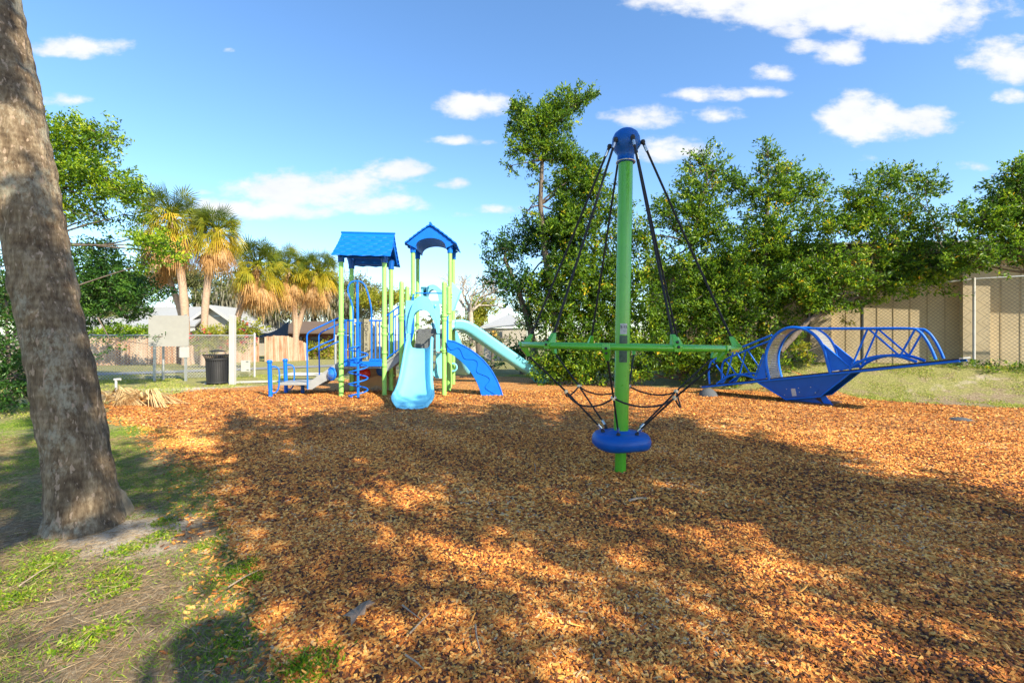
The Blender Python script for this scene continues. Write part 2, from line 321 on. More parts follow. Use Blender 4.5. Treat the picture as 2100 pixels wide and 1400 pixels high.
def thing(name, label, cat, loc=(0, 0, 0), rz=0, group=None):
    e = bpy.data.objects.new(name, None); e.empty_display_size = .2; e.location = loc; e.rotation_euler = (0, 0, rz); COL.objects.link(e)
    return tag(e, label, cat, group)
def copy_tree(o, parent=None):
    c = o.copy(); COL.objects.link(c)
    if parent is not None: c.parent = parent
    for ch in [x for x in list(COL.objects) if x.parent == o]: copy_tree(ch, c)
    return c
def npmesh(name, V, Fq, m, rnd=None, parent=None, smooth=False, k=4):
    me = bpy.data.meshes.new(name); V = np.ascontiguousarray(V, dtype=np.float32).reshape(-1, 3); Fq = np.ascontiguousarray(Fq, dtype=np.int32).reshape(-1, k)
    me.vertices.add(len(V)); me.vertices.foreach_set('co', V.ravel()); nf = len(Fq)
    me.loops.add(nf*k); me.loops.foreach_set('vertex_index', Fq.ravel())
    me.polygons.add(nf); me.polygons.foreach_set('loop_start', np.arange(0, nf*k, k, dtype=np.int32)); me.polygons.foreach_set('loop_total', np.full(nf, k, dtype=np.int32))
    me.polygons.foreach_set('use_smooth', np.full(nf, smooth)); me.update(calc_edges=True); me.materials.append(m)
    if rnd is not None:
        a = me.attributes.new('rnd', 'FLOAT', 'FACE'); a.data.foreach_set('value', np.ascontiguousarray(rnd, dtype=np.float32))
    o = bpy.data.objects.new(name, me); COL.objects.link(o)
    if parent is not None: setpar(o, parent)
    return o
def unit(a): return a/np.maximum(np.linalg.norm(a, axis=-1, keepdims=True), 1e-9)
def leafquads(p, d, L, W, fold=.25):
    """diamond leaves: base p, direction d, length L, width W; two folded halves (2 triangles as quads would be flat) """
    n = len(p); rv = unit(rng.normal(size=(n, 3))); s = unit(np.cross(d, rv)); u = np.cross(s, d)
    L = L[:, None]; W = W[:, None]
    V = np.stack([p, p+d*L*.45+s*W*.5+u*W*fold, p+d*L, p+d*L*.45-s*W*.5+u*W*fold], 1)
    Fq = np.arange(4*n).reshape(n, 4); return V.reshape(-1, 3), Fq

# ------------------------------------------------------------------ trees
def limb(mb, p0, p1, r0, r1, wob=.12, n=6, seg=6):
    p0 = Vector(p0); p1 = Vector(p1); L = (p1-p0).length; pts = []; rs = []
    ph = [random.uniform(-1, 1)*wob*L for _ in range(3)]; ph2 = [random.uniform(-1, 1)*wob*.4*L for _ in range(3)]
    for i in range(seg+1):
        t = i/seg; s = math.sin(math.pi*t); s2 = math.sin(2.5*math.pi*t)*(1-t)
        pts.append(p0.lerp(p1, t)+Vector((ph[0]*s+ph2[0]*s2, ph[1]*s+ph2[1]*s2, ph[2]*s*.5+ph2[2]*s2*.5))); rs.append(r0+(r1-r0)*t)
    mb.tube(pts, rs, n); return pts
def foliage(name, blobs, m, parent, per_m3=14, nleaf=26, L=.11, ratio=.42, clump=.26, flat=.75, up=.35, tone=0.0):
    """blobs (centre Vector, (rx,ry,rz), density factor); leaves grouped in sprigs"""
    Vs = []; Fs = []; Rn = []; off = 0; centres = []
    for c, r, dn in blobs:
        vol = 4.19*r[0]*r[1]*r[2]; k = max(3, int(per_m3*vol*dn))
        q = unit(rng.normal(size=(k, 3)))*(rng.random((k, 1))**(1/2.2)); 
        q *= (1+.22*np.sin(3*q[:, :1]*5+c.x)*np.cos(4*q[:, 1:2]+c.z))
        cc = np.array(c)+q*np.array(r); axis = unit(q+np.array([0, 0, up])+rng.normal(size=(k, 3))*.45)
        centres += [tuple(x) for x in cc[::max(1, k//10)]]
        nl = rng.integers(int(nleaf*.5), int(nleaf*1.4), k); tot = nl.sum(); idx = np.repeat(np.arange(k), nl)
        t = rng.random(tot); base = cc[idx]+axis[idx]*(t[:, None]-.4)*clump*2.0+rng.normal(size=(tot, 3))*clump*.34*np.array([1, 1, flat])
        d = unit(axis[idx]*.8+unit(rng.normal(size=(tot, 3)))*1.0); 
        V, Fq = leafquads(base, d, L*rng.uniform(.6, 1.3, tot), L*ratio*rng.uniform(.7, 1.3, tot))
        Vs.append(V); Fs.append(Fq+off); off += len(V); ct = rng.normal(0, .16, k)[idx]
        Rn.append(np.clip(.45+tone+ct+rng.normal(0, .17, tot), 0, 1))
    return npmesh(name, np.concatenate(Vs), np.concatenate(Fs), m, np.concatenate(Rn), parent), centres
def pxblob(px, py, d, rx, ry, depth, dn=1.0): return (P(px, py, d), (rx*d/F, depth, ry*d/F), dn)
def make_tree(name, label, trunk_pts, r0, r1, blobs, m, bark, cat='tree', group=None, limbs=True, loc=None, **kw):
    t = thing(name, label, cat, loc or tuple(trunk_pts[0]), 0, group)
    mb = MB(); n = len(trunk_pts); mb.tube(trunk_pts, [r0+(r1-r0)*i/(n-1) for i in range(n)], 9)
    o, cen = foliage('crown', blobs, m, t, **kw)
    if limbs:
        for c, r, dn in blobs:
            src = min(trunk_pts, key=lambda q: (Vector(q)-c).length+abs(Vector(q).z-c.z*.6)*.3)
            limb(mb, src, c, r1*.8, r1*.22)
        for q in cen:
            q = Vector(q); c = min((b[0] for b in blobs), key=lambda x: (x-q).length); limb(mb, c, q, .014, .004, .15, 4, 4)
    mb.build('trunk', bark, t); return t

# ------------------------------------------------------------------ ground
def q_of(x, y): return x*.49+y*.871
def sstep(a, b, x):
    t = np.clip((x-a)/(b-a), 0, 1); return t*t*(3-2*t)
def gz(x, y):
    x = np.asarray(x, dtype=float); y = np.asarray(y, dtype=float)
    return .74*sstep(14.75, 17.4, q_of(x, y))*sstep(3.5, 9.0, x)*(1-sstep(30, 45, y))
def gzf(x, y): return float(gz(x, y))
EDGE = [(2600,905),(2100,838),(1900,829),(1800,822),(1740,812),(1640,798),(1560,789),(1480,785),(1400,783),(1250,782),(1130,779),(1060,773),(990,771),(900,767),(800,772),(700,779),(600,787),(520,793),(420,799),(340,812),(255,817),(215,832),
 (225,850),(290,872),(340,892),(345,915),(385,935),(430,985),(455,1040),(470,1120),(500,1200),(505,1270),(560,1330),(590,1400),(610,1500),(640,1800),(700,2600)]
EDGEW = [G(*e) for e in EDGE]
poly = [(p.x, p.y) for p in EDGEW]+[(3, -3), (16, -3), (17, 4)]
# irregular edge
pe = []
for i in range(len(poly)):
    a = Vector(poly[i]); b = Vector(poly[(i+1) % len(poly)]); k = max(1, int((b-a).length/.08))
    for j in range(k):
        q = a.lerp(b, j/k); s = mnoise.noise(Vector((q.x*.9, q.y*.9, 0)))*.12+mnoise.noise(Vector((q.x*3.3, q.y*3.3, 3)))*.07+mnoise.noise(Vector((q.x*9, q.y*9, 3)))*.05
        pe.append((q.x+s, q.y+s*.7))
PE = np.array(pe)
def inside(x, y):
    x = np.asarray(x); y = np.asarray(y); r = np.zeros(x.shape, bool); n = len(PE); j = n-1
    for i in range(n):
        xi, yi = PE[i]; xj, yj = PE[j]
        c = ((yi > y) != (yj > y)) & (x < (xj-xi)*(y-yi)/(yj-yi+1e-12)+xi); r ^= c; j = i
    return r
def grid_sheet(name, x0, x1, y0, y1, nx, ny, m, z=0.0):
    xs = np.linspace(x0, x1, nx); ys = np.linspace(y0, y1, ny); X, Y = np.meshgrid(xs, ys); Z = gz(X, Y)+z
    V = np.stack([X, Y, Z], -1).reshape(-1, 3); i = np.arange((nx-1)*(ny-1)); r = i//(nx-1); c = i % (nx-1); a = r*nx+c
    return npmesh(name, V, np.stack([a, a+1, a+nx+1, a+nx], 1), m, None, None, True), V
# near terrain + far apron as one sheet with graded spacing
xs = np.concatenate([[-900, -400, -200, -120, -80], np.linspace(-50, -12, 60), np.linspace(-11.8, 16, 300), np.linspace(16.3, 50, 60), [80, 120, 200, 400, 900]])
ys = np.concatenate([[-200, -80, -40], np.linspace(-20, 1, 30), np.linspace(1.1, 20, 200), np.linspace(20.3, 60, 60), [75, 100, 150, 250, 450, 1200]])
X, Y = np.meshgrid(xs, ys); Z = gz(X, Y)+.012*np.sin(X*1.7)*np.cos(Y*1.3)*(np.abs(Y) < 30)
nx = len(xs); ny = len(ys); i = np.arange((nx-1)*(ny-1)); a = (i//(nx-1))*nx+i % (nx-1)
V = np.stack([X, Y, Z], -1).reshape(-1, 3)
ground = npmesh('ground', V, np.stack([a, a+1, a+nx+1, a+nx], 1), GROUND, None, None, True)
bare = np.zeros(len(V)); bx, by = V[:, 0], V[:, 1]
def bl(px, py, rx, ry, amp, z=0):
    c = G(px, py, z); global bare
    bare = bare+amp*np.exp(-((bx-c.x)/rx)**2-((by-c.y)/ry)**2)
bl(230, 1090, 1.0, .5, .45); bl(300, 1150, .7, .5, .3); bl(430, 803, 4, .9, .5); bl(360, 815, 2.5, .7, .3); bl(1900, 800, 2.4, .6, .4, .3); bl(200, 1400, 1.2, .8, .28); bl(500, 1100, .6, 1.2, .2)
bare = bare+.05*sstep(-6.5, -5, bx)*(by < 9)*(bx < 0)
sand = np.zeros(len(V))
for (px_, py_, rx_, ry_, am_) in ((240, 1085, .55, .30, 1.0), (330, 1062, .35, .2, .7), (400, 798, 2.2, .55, 1.0), (520, 792, 1.2, .3, .8), (700, 775, 2, .8, .4), (270, 1130, .5, .25, .6), (1950, 795, 2.8, .35, .42), (1780, 778, 1.2, .25, .5), (1800, 762, 1.5, .2, .4)):
    c_ = G(px_, py_, .25 if px_ > 1500 else 0); sand = sand+am_*np.exp(-((bx-c_.x)/rx_)**2-((by-c_.y)/ry_)**2)
at2 = ground.data.attributes.new('sand', 'FLOAT', 'POINT'); at2.data.foreach_set('value', sand.astype(np.float32))
at = ground.data.attributes.new('bare', 'FLOAT', 'POINT'); at.data.foreach_set('value', bare.astype(np.float32))
tag(ground, None, None, None, 'structure')
# mulch bed sheet
bm = bmesh.new(); vs = [bm.verts.new((x, y, 0)) for x, y in pe]; f = bm.faces.new(vs); bmesh.ops.triangulate(bm, faces=[f])
for v in bm.verts: v.co.z = gzf(v.co.x, v.co.y)+.012
me = bpy.data.meshes.new('mulch_bed'); bm.to_mesh(me); bm.free(); me.materials.append(MULCH)
o = bpy.data.objects.new('mulch_bed', me); COL.objects.link(o); tag(o, None, None, None, 'structure')

# wood chips
def cam_scatter(n, d0, d1, pad=1.16, hi=None):
    d = np.sqrt(rng.uniform(d0**2, d1**2, n)); u = rng.uniform(-pad, hi if hi is not None else pad, n); return u*d*1.0, d
CV = []; CF = []; CR = []; off = 0
def chips(n, d0, d1, L, W, T, tone=0, full=True, edge=False):
    global off
    x, y = cam_scatter(n, d0, d1, 1.16, -.1 if edge and full else None)
    if edge: x = x-rng.random(n)*.5*(x < 0); 
    ins = inside(x, y)
    if edge: ins = (~ins) & (inside(x+.6*rng.random(n)**2.6, y-.1*rng.random(n)) | inside(x+.1, y+.35*rng.random(n)**2-.55*rng.random(n)**2))
    x = x[ins]; y = y[ins]; n = len(x); z = gz(x, y)+.014+rng.random(n)*T*1.6
    if edge: z -= .008
    th = rng.uniform(0, math.pi, n); tl = rng.normal(0, .30, n); rl = rng.normal(0, .30, n)
    l = L*rng.uniform(.5, 1.5, n)/2; w_ = W*rng.uniform(.5, 1.4, n)/2; t_ = T*rng.uniform(.5, 1.2, n)
    ex = np.stack([np.cos(th)*np.cos(tl), np.sin(th)*np.cos(tl), np.sin(tl)], 1); ey = np.stack([-np.sin(th)*np.cos(rl), np.cos(th)*np.cos(rl), np.sin(rl)], 1)
    ez = unit(np.cross(ex, ey)); c = np.stack([x, y, z], 1)
    skew = rng.uniform(-.35, .35, n)
    cor = [(-1, -1), (1, -1), (1, 1), (-1, 1)]
    top = [c+ex*(l*(a+skew*b))[:, None]+ey*(w_*b)[:, None]+ez*t_[:, None] for a, b in cor]
    cl = mnoise_arr(x, y)
    r = np.clip(rng.beta(1.5, 1.45, n)*.97+tone+cl*.2, 0, 1)
    if full:
        bot = [q-ez*(2*t_)[:, None] for q in top]; V = np.stack(top+bot, 1); b0 = np.arange(n)[:, None]*8
        fs = np.concatenate([b0+np.array(q) for q in ((0, 1, 2, 3), (0, 4, 5, 1), (1, 5, 6, 2), (2, 6, 7, 3), (3, 7, 4, 0))], 1).reshape(-1, 4); rr = np.repeat(r, 5); nv = 8
    else:
        V = np.stack(top, 1); fs = np.arange(4*n).reshape(n, 4); rr = r; nv = 4
    CV.append(V.reshape(-1, 3)); CF.append(fs+off); CR.append(rr); off += nv*n
def mnoise_arr(x, y):
    return np.sin(x*1.9+1.3*np.sin(y*1.1))*np.cos(y*2.3+1.7*np.sin(x*.7))*.5+np.sin(x*5.1+y*3.7)*.2
chips(86000, 1.75, 3.7, .027, .0115, .0035)
chips(2600, 1.75, 6.5, .085, .007, .003, tone=.12)
chips(95000, 3.6, 7.5, .032, .014, .004)
chips(100000, 7.5, 13.5, .038, .017, .005, full=False)
chips(60000, 1.8, 9, .033, .014, .0035, edge=True)
chips(30000, 8, 14, .05, .024, .006, full=False, edge=True)
o = npmesh('wood_chips', np.concatenate(CV), np.concatenate(CF), CHIP, np.concatenate(CR)); tag(o, 'orange brown cedar chips lying loose over the playground bed', 'mulch', None, 'stuff')
del CV, CF, CR

# grass blades / straw
def blades(name, m, pts, L, W, lean, tones, label):
    n = len(pts[0]); x, y = pts; z = gz(x, y)
    th = rng.uniform(0, 2*math.pi, n); ln = np.abs(rng.normal(lean, .25, n)); d = np.stack([np.cos(th)*np.sin(ln), np.sin(th)*np.sin(ln), np.cos(ln)], 1)
    p = np.stack([x, y, z+.004+.012*inside(x, y)], 1); V, Fq = leafquads(p, unit(d), L*rng.uniform(.5, 1.4, n), W*rng.uniform(.7, 1.3, n), .1)
    o = npmesh(name, V, Fq, m, np.clip(rng.normal(tones, .2, n), 0, 1)); tag(o, label, 'grass', None, 'stuff'); return o
def patchy(x, y, s, seed): 
    return (np.sin(x*s+seed)*np.cos(y*s*1.3+seed*2)+np.sin(x*s*2.7+y*s*1.9+seed)*.6+np.sin(x*s*5.3-y*s*4.1+seed*3)*.35)
def zone(n, d0, d1, umin, umax):
    d = np.sqrt(rng.uniform(d0**2, d1**2, n)); u = rng.uniform(umin, umax, n); x = u*d; k = ~inside(x, d); return x[k], d[k]
c0 = G(250, 1100)
x, y = zone(200000, 1.7, 8.5, -1.2, -.35)
k = (patchy(x, y, 2.2, 1.0)+rng.normal(0, .45, len(x))+1.0*np.exp(-((x+2.9)/.7)**2-((y-5.6)/2.0)**2) > -.05) & (((x-c0.x-.15)/.55)**2+((y-c0.y)/.38)**2 > 1)
gA = (x[k][:110000], y[k][:110000])
dm = np.sqrt(rng.uniform(1.75**2, 8**2, 60000)); um = rng.uniform(-1.0, -.2, 60000); xm = um*dm; km = inside(xm, dm) & (~inside(xm-.42*rng.random(60000)**1.5, dm)) & (patchy(xm, dm, 3.2, 5)+rng.normal(0, .3, 60000) > .55)
gA = (np.concatenate([gA[0], xm[km]]), np.concatenate([gA[1], dm[km]+0])); gzoff = 0
x2, y2 = zone(260000, 8.5, 19.5, -1.2, .2); k = (patchy(x2, y2, 1.1, 4)+rng.normal(0, .4, len(x2)) > .1) & (rng.random(len(x2)) > .45)
x3 = rng.uniform(6, 19, 160000); y3 = rng.uniform(8.5, 17, 160000); k3 = (~inside(x3, y3)) & (q_of(x3, y3) < 18.2) & (patchy(x3, y3, 1.6, 2)+rng.normal(0, .35, len(x3)) > .35)
blades('grass', GRASS, gA, .032, .0045, 1.0, .47, 'short patchy green grass round the leaning palm trunk')
blades('grass', GRASS, (np.concatenate([x2[k][:60000], x3[k3][:80000]]), np.concatenate([y2[k][:60000], y3[k3][:80000]])), .055, .013, .95, .78, 'thin sunlit grass on the far verge and bank')
x, y = zone(210000, 1.7, 7, -1.2, -.2); k = rng.random(len(x)) < .30
n = k.sum(); th = rng.normal(2.2, .9, n); d = np.stack([np.cos(th), np.sin(th), rng.normal(.02, .08, n)], 1)
V, Fq = leafquads(np.stack([x[k], y[k], gz(x[k], y[k])+.006+.014*rng.random(n)], 1), unit(d), rng.uniform(.03, .16, n), rng.uniform(.0014, .0032, n), .1)
o = npmesh('dry_straw', V, Fq, STRAW, rng.random(n)); tag(o, 'dry pine needles and straw strewn over the soil at left', 'straw', None, 'stuff')
# small broadleaf weeds in clumps
wc = [(260,1130,1),(330,1100,1),(420,1120,.7),(230,1180,1.2),(235,1210,1),(190,1305,1.3),(500,1165,.8),(470,1180,.8),(640,1370,1),(610,1390,1.2),(470,1330,1),(520,1190,.6),(340,1070,.8),(110,1150,1),(60,1180,1.2),(30,1230,1.3)]
xx = []; yy = []
for a_, b_, s_ in wc:
    c = G(a_, b_); n = int(420*s_); xx.append(rng.normal(c.x, .06*s_, n)); yy.append(rng.normal(c.y, .07*s_, n))
blades('weeds', LEAF_T, (np.concatenate(xx), np.concatenate(yy)), .028, .010, 1.0, .5, 'small bright green weeds growing in clumps near the palm')

# road, path, sand pad, far
def flat(name, pts, m, z=.012):
    mb = MB(); mb.add([(p.x, p.y, gzf(p.x, p.y)+z) for p in pts], [tuple(range(len(pts)))]); o = mb.build(name, m); tag(o, None, None, None, 'structure'); return o
ASPH = paint('worn asphalt', (.20, .205, .21), .9, var=.12, nscale=30, bmp=.3)
rd = Vector((.75, .66, 0)).normalized(); rn = Vector((-rd.y, rd.x, 0)); c1 = Vector((-11.2, 25.5, 0))
p0 = c1-rd*34; p1 = c1+rd*40
flat('road', [p0-rn*1.0, p1-rn*1.0, p1+rn*1.0, p0+rn*1.0], ASPH, .024)
SAND = paint('pale sand', (.60, .50, .37), .95, var=.2, nscale=9, bmp=.4)
def blobpoly(px, py, rx, ry, n=40, z=0):
    c = G(px, py); return [Vector((c.x+rx*math.cos(t)*(1+.25*mnoise.noise(Vector((math.cos(t)*2+px, math.sin(t)*2, 1)))), c.y+ry*math.sin(t)*(1+.25*mnoise.noise(Vector((math.cos(t)*3+px, math.sin(t)*3, 5)))), 0)) for t in [2*math.pi*i/n for i in range(n)]]
flat('concrete_pad', [G(415, 789), G(640, 783), G(640, 779), G(430, 784)], CONC, .026)
flat('path', [G(560, 771), G(700, 771), G(700, 765), G(600, 764)], CONC, .019)

exec_objects = True
# ------------------------------------------------------------------ spinner (rope carousel)
def arc(c, r, a0, a1, n, ex=Vector((1, 0, 0)), ez=Vector((0, 0, 1))):
    return [Vector(c)+ex*r*math.cos(a0+(a1-a0)*i/(n-1))+ez*r*math.sin(a0+(a1-a0)*i/(n-1)) for i in range(n)]
def text_mesh(name, s, size, m, mtx, parent, ext=.002):
    cu = bpy.data.curves.new('t', 'FONT'); cu.body = s; cu.size = size; cu.extrude = ext; cu.align_x = 'CENTER'; cu.align_y = 'CENTER'; cu.resolution_u = 3
    to = bpy.data.objects.new('t', cu); COL.objects.link(to); dg = bpy.context.evaluated_depsgraph_get(); dg.update()
    me = bpy.data.meshes.new_from_object(to.evaluated_get(dg)); bpy.data.objects.remove(to); me.transform(mtx); me.materials.clear(); me.materials.append(m)
    o = bpy.data.objects.new(name, me); COL.objects.link(o); setpar(o, parent); return o

SX, SY = 1.229, 5.164
sp = thing('rope_spinner', 'tall green pole spinner with hanging green ring, black ropes and blue disc seat', 'spinner', (SX, SY, 0))
sp.rotation_euler = (0, R(1.0), 0)
bpy.context.view_layer.update()
def SPL(m): # objects written in local pole coordinates
    m.parent = sp; return m
def build_local(mb, name, m, parent, **k):
    o = mb.build(name, m, None, **k); o.parent = parent; return o
build_local(MB().tube([(0, 0, -.1), (0, 0, .34)], .063, 24), 'pole', GREEN_D, sp)
build_local(MB().tube([(0, 0, .40), (0, 0, 3.56)], .082, 28), 'pole_sleeve', GREEN_D, sp)
pr = [(.0, .27), (.12, .268), (.25, .275), (.30, .295), (.327, .33), (.330, .375), (.318, .415), (.29, .445), (.20, .462), (.11, .468), (.108, .48), (.083, .482)]
n = 48; vs = []; fs = []
for r_, z in pr:
    for k in range(n):
        a = 2*math.pi*k/n; rr = r_*(1+.012*math.cos(3*a+.6)*(z < .40)); vs.append((rr*math.cos(a), rr*math.sin(a), z-.010*math.cos(3*a+.6)*(.2 < r_ < .32)*(z < .3)))
fs = [(i*n+k, i*n+(k+1) % n, (i+1)*n+(k+1) % n, (i+1)*n+k) for i in range(len(pr)-1) for k in range(n)]
build_local(MB().add(vs, fs, True), 'disc_seat', BLUE_DK, sp)
hd = MB()
hd.lathe([(.095, 3.50), (.102, 3.51), (.102, 3.53), (.093, 3.535), (.093, 3.60), (.12, 3.635), (.148, 3.68), (.158, 3.73), (.152, 3.79), (.128, 3.84), (.085, 3.875), (.04, 3.888), (0.0001, 3.89)], (0, 0, 0), 32)
for k in range(6):
    a = R(-81+60*k); hd.lathe([(0.0001, -.05), (.035, -.04), (.05, -.01), (.05, .02), (.035, .05), (0.0001, .06)], (.115*math.cos(a), .115*math.sin(a), 3.71), 16)
build_local(hd, 'top_hub', BLUE_DK, sp)
build_local(MB().tube(arc((0, 0, 3.515), .104, 0, 2*math.pi, 33, Vector((1, 0, 0)), Vector((0, 1, 0)))[:-1], .007, 8, True), 'retaining_ring', CHROME, sp)
RC = Vector((.012, 0, 1.43)); RR = 1.165
build_local(MB().tube([RC+Vector((RR*math.cos(2*math.pi*k/72), RR*math.sin(2*math.pi*k/72), 0)) for k in range(72)], .031, 14, True), 'grip_ring', GREEN_D, sp)
def bracket(a, up):
    e = Vector((math.cos(a), math.sin(a), 0)); tdir = Vector((-math.sin(a), math.cos(a), 0)); s = 1 if up else -1
    b = RC+e*RR; mb = MB()
    prof = [b+e*.036+Vector((0, 0, -.035*s)), b+e*.040+Vector((0, 0, .02*s)), b-e*.045+Vector((0, 0, .125*s)), b-e*.085+Vector((0, 0, .125*s)), b-e*.050+Vector((0, 0, .0))]
    w0 = [.034, .040, .017, .017, .040]
    vs = [p+tdir*w for p, w in zip(prof, w0)]+[p-tdir*w for p, w in zip(prof, w0)]
    mb.add(vs, [(0, 1, 2, 3, 4), (9, 8, 7, 6, 5)]+[(i, 5+i, 5+(i+1) % 5, (i+1) % 5) for i in range(5)])
    o = build_local(mb, 'rope_bracket', GREEN_D, sp, bevel=.006)
    bl_ = MB()
    for zz, oo in ((.055, .022), (.012, .040)):
        c = b+e*oo+Vector((0, 0, zz*s)); m3 = Vector((0, 0, 1)).rotation_difference(e).to_matrix(); bl_.lathe([(.013, -.004), (.013, .006), (.008, .01)], c, 10, mtx=m3)
    bo = build_local(bl_, 'bolt', DARK, o); return b-e*.065+Vector((0, 0, .12*s))
clamps = []
for k in range(6):
    a = R(-81+60*k); e = Vector((math.cos(a), math.sin(a), 0)); tip = bracket(a, True)
    top = Vector((.185*math.cos(a), .185*math.sin(a), 3.72)); dd = (tip-top).normalized()
    build_local(MB().tube([top+dd*.10, top.lerp(tip, .5)+Vector((0, 0, -.01)), tip], .013, 8), 'upper_rope', ROPE, sp)
    h = MB(); h.tube([top, top+dd*.055], [.02, .016], 8); h.lathe([(0.0001, -.028), (.02, -.022), (.028, 0), (.02, .022), (0.0001, .028)], top, 10); h.tube([Vector((.14*math.cos(a), .14*math.sin(a), 3.715)), top], .012, 8)
    ho = build_local(h, 'rope_hook', DARK, sp); build_local(MB().tube([top+dd*.05, top+dd*.12], .0175, 10), 'ferrule', CHROME, ho)
for k in range(6):
    a = R(-111+60*k); e = Vector((math.cos(a), math.sin(a), 0)); tip = bracket(a, False)
    bot = e*.215+Vector((0, 0, .485)); mid = tip.lerp(bot, .50)+Vector((0, 0, .02)); clamps.append(mid)
    build_local(MB().tube([tip, tip.lerp(mid, .5), mid, mid.lerp(bot, .5), bot+(mid-bot)*.06], .0105, 8), 'lower_rope', ROPE, sp)
    dd = (bot-mid).normalized(); h = MB(); h.lathe([(.022, -.005), (.024, .006), (.014, .02), (0.0001, .024)], bot-Vector((0, 0, .02)), 10); h.tube([bot-Vector((0, 0, .02)), bot-dd*.03], .014, 8)
    ho = build_local(h, 'rope_hook', DARK, sp); build_local(MB().tube([bot-dd*.025, bot-dd*.085], .017, 10), 'ferrule', CHROME, ho)
for k in range(6):
    a = clamps[k]; b = clamps[(k+1) % 6]
    pts = []
    sag = (.085, .13, .075, .11, .09, .12)[k]
    for i in range(13):
        t = i/12; p = a.lerp(b, t); out_ = Vector((p.x, p.y, 0)).normalized(); pts.append(p+Vector((0, 0, -sag*4*t*(1-t)))+out_*.05*4*t*(1-t))
    build_local(MB().tube(pts, .0095, 8), 'net_rope', ROPE, sp)
    m = MB(); m.tube([a+Vector((0, 0, -.022)), a+Vector((0, 0, .022))], .019, 10); m.tube([a-Vector((a.y, -a.x, 0)).normalized()*.026, a+Vector((a.y, -a.x, 0)).normalized()*.026], .016, 8)
    build_local(m, 'rope_clamp', CHROME, sp)
def curved_label(name, z0, z1, w, m, ang, dr=.0015):
    mb = MB(); n = 8; vs = []
    for i in range(n+1):
        a = ang-w/2+w*i/n
        for z in (z0, z1): vs.append(((.082+dr)*math.cos(a), (.082+dr)*math.sin(a), z))
    mb.add(vs, [(2*i, 2*i+2, 2*i+3, 2*i+1) for i in range(n)], True); return build_local(mb, name, m, sp)
ca = math.atan2(-SY, -SX)+.12
st = curved_label('age_sticker', 1.565, 1.685, .95, STICK, ca)
curved_label('warning_sticker', 1.46, 1.55, 1.1, STICK_D, ca); curved_label('warning_sticker', 1.25, 1.385, 1.1, STICK_D, ca)
rot = Matrix.Rotation(ca+math.pi/2, 4, 'Z') @ Matrix.Rotation(math.pi/2, 4, 'X'); e = Vector((math.cos(ca), math.sin(ca), 0))
bpy.context.view_layer.update()
tm = text_mesh('age_lettering', '5-12', .042, INK, sp.matrix_world @ (Matrix.Translation(e*.084+Vector((0, 0, 1.645))) @ rot), sp, .001)

# ------------------------------------------------------------------ tunnel seesaw
PL = P(1440, 793, 12.75); PR = P(1968, 739, 8.6)
ah = Vector((PR.x-PL.x, PR.y-PL.y, 0)).normalized(); nn = Vector((-ah.y, ah.x, 0))
if nn.x < 0: nn = -nn
AX = (PR-PL).normalized(); UPS = AX.cross(nn).normalized()
if UPS.z < 0: UPS = -UPS
def S(px, py): return HIT(px, py, PL, nn)
WD = nn*.68
ss = thing('tunnel_seesaw', 'blue steel bridge seesaw with an arched perforated tunnel, tilted up to the right', 'seesaw', tuple(G(1690, 836)))
def both(name, m, pts, r, nseg=10, closed=False):
    for o_ in (Vector((0, 0, 0)), WD): MB().tube([p+o_ for p in pts], r, nseg, closed).build(name, m, ss)
def smooth_pts(pts, k=5):
    out_ = []; n = len(pts)
    for i in range(n-1):
        p0 = pts[max(0, i-1)]; p1 = pts[i]; p2 = pts[i+1]; p3 = pts[min(n-1, i+2)]
        for j in range(k):
            t = j/k; out_.append(.5*((2*p1)+(p2-p0)*t+(2*p0-5*p1+4*p2-p3)*t*t+(3*p1-p0-3*p2+p3)*t**3))
    out_.append(pts[-1]); return out_
both('side_beam', BLUE, [PL+UPS*-.01, PR+UPS*-.01], .028)
dk = MB(); dk.prism([PL+UPS*.02-nn*.02, PR+UPS*.02-nn*.02, PR+UPS*.02+WD+nn*.02, PL+UPS*.02+WD+nn*.02], UPS*.022); dk.build('deck', DARK, ss)
MB().box(PR+AX*.03+WD*.5+UPS*.035, (.06, .72, .03), Matrix((AX, nn, UPS)).transposed()).build('end_grip', GALV, ss)
MB().box(PL-AX*.03+WD*.5+UPS*.02, (.06, .72, .03), Matrix((AX, nn, UPS)).transposed()).build('end_grip', GALV, ss)
tr = .026
both('handrail', BLUE, smooth_pts([S(*q) for q in ((1455, 787), (1453.5, 765), (1456, 748), (1465, 737), (1507, 718), (1583, 687))]), tr)
both('handrail', BLUE, smooth_pts([S(*q) for q in ((1650, 673.5), (1760, 673.5), (1862, 673.5), (1884, 679), (1899, 696), (1911, 718), (1919, 737))]), tr)
hoop = smooth_pts([S(*q) for q in ((1578, 779), (1571, 745), (1573, 718), (1586, 692), (1606, 676), (1628, 671.5), (1655, 677), (1676, 693), (1690, 716), (1697, 742), (1703, 765))], 6)
both('tunnel_hoop', BLUE, hoop, .036, 12)
for seg in (((1462, 740), (1489, 776)), ((1504, 720), (1489, 776)), ((1508, 719), (1543, 773)), ((1566, 726), (1548, 773)),
            ((1779, 675), (1745, 755)), ((1782, 675), (1843, 728)), ((1876, 676), (1847, 728)), ((1689, 707), (1745, 754))):
    both('truss_bar', BLUE, [S(*seg[0]), S(*seg[1])], .020, 8)
both('bottom_arch', BLUE, smooth_pts([S(*q) for q in ((1470, 787), (1484, 777), (1502, 769), (1522, 768), (1542, 773), (1553, 778))]), .03)
both('bottom_arch', BLUE, smooth_pts([S(*q) for q in ((1741, 757), (1757, 745), (1780, 735), (1812, 729.5), (1845, 731), (1880, 742))]), .032)
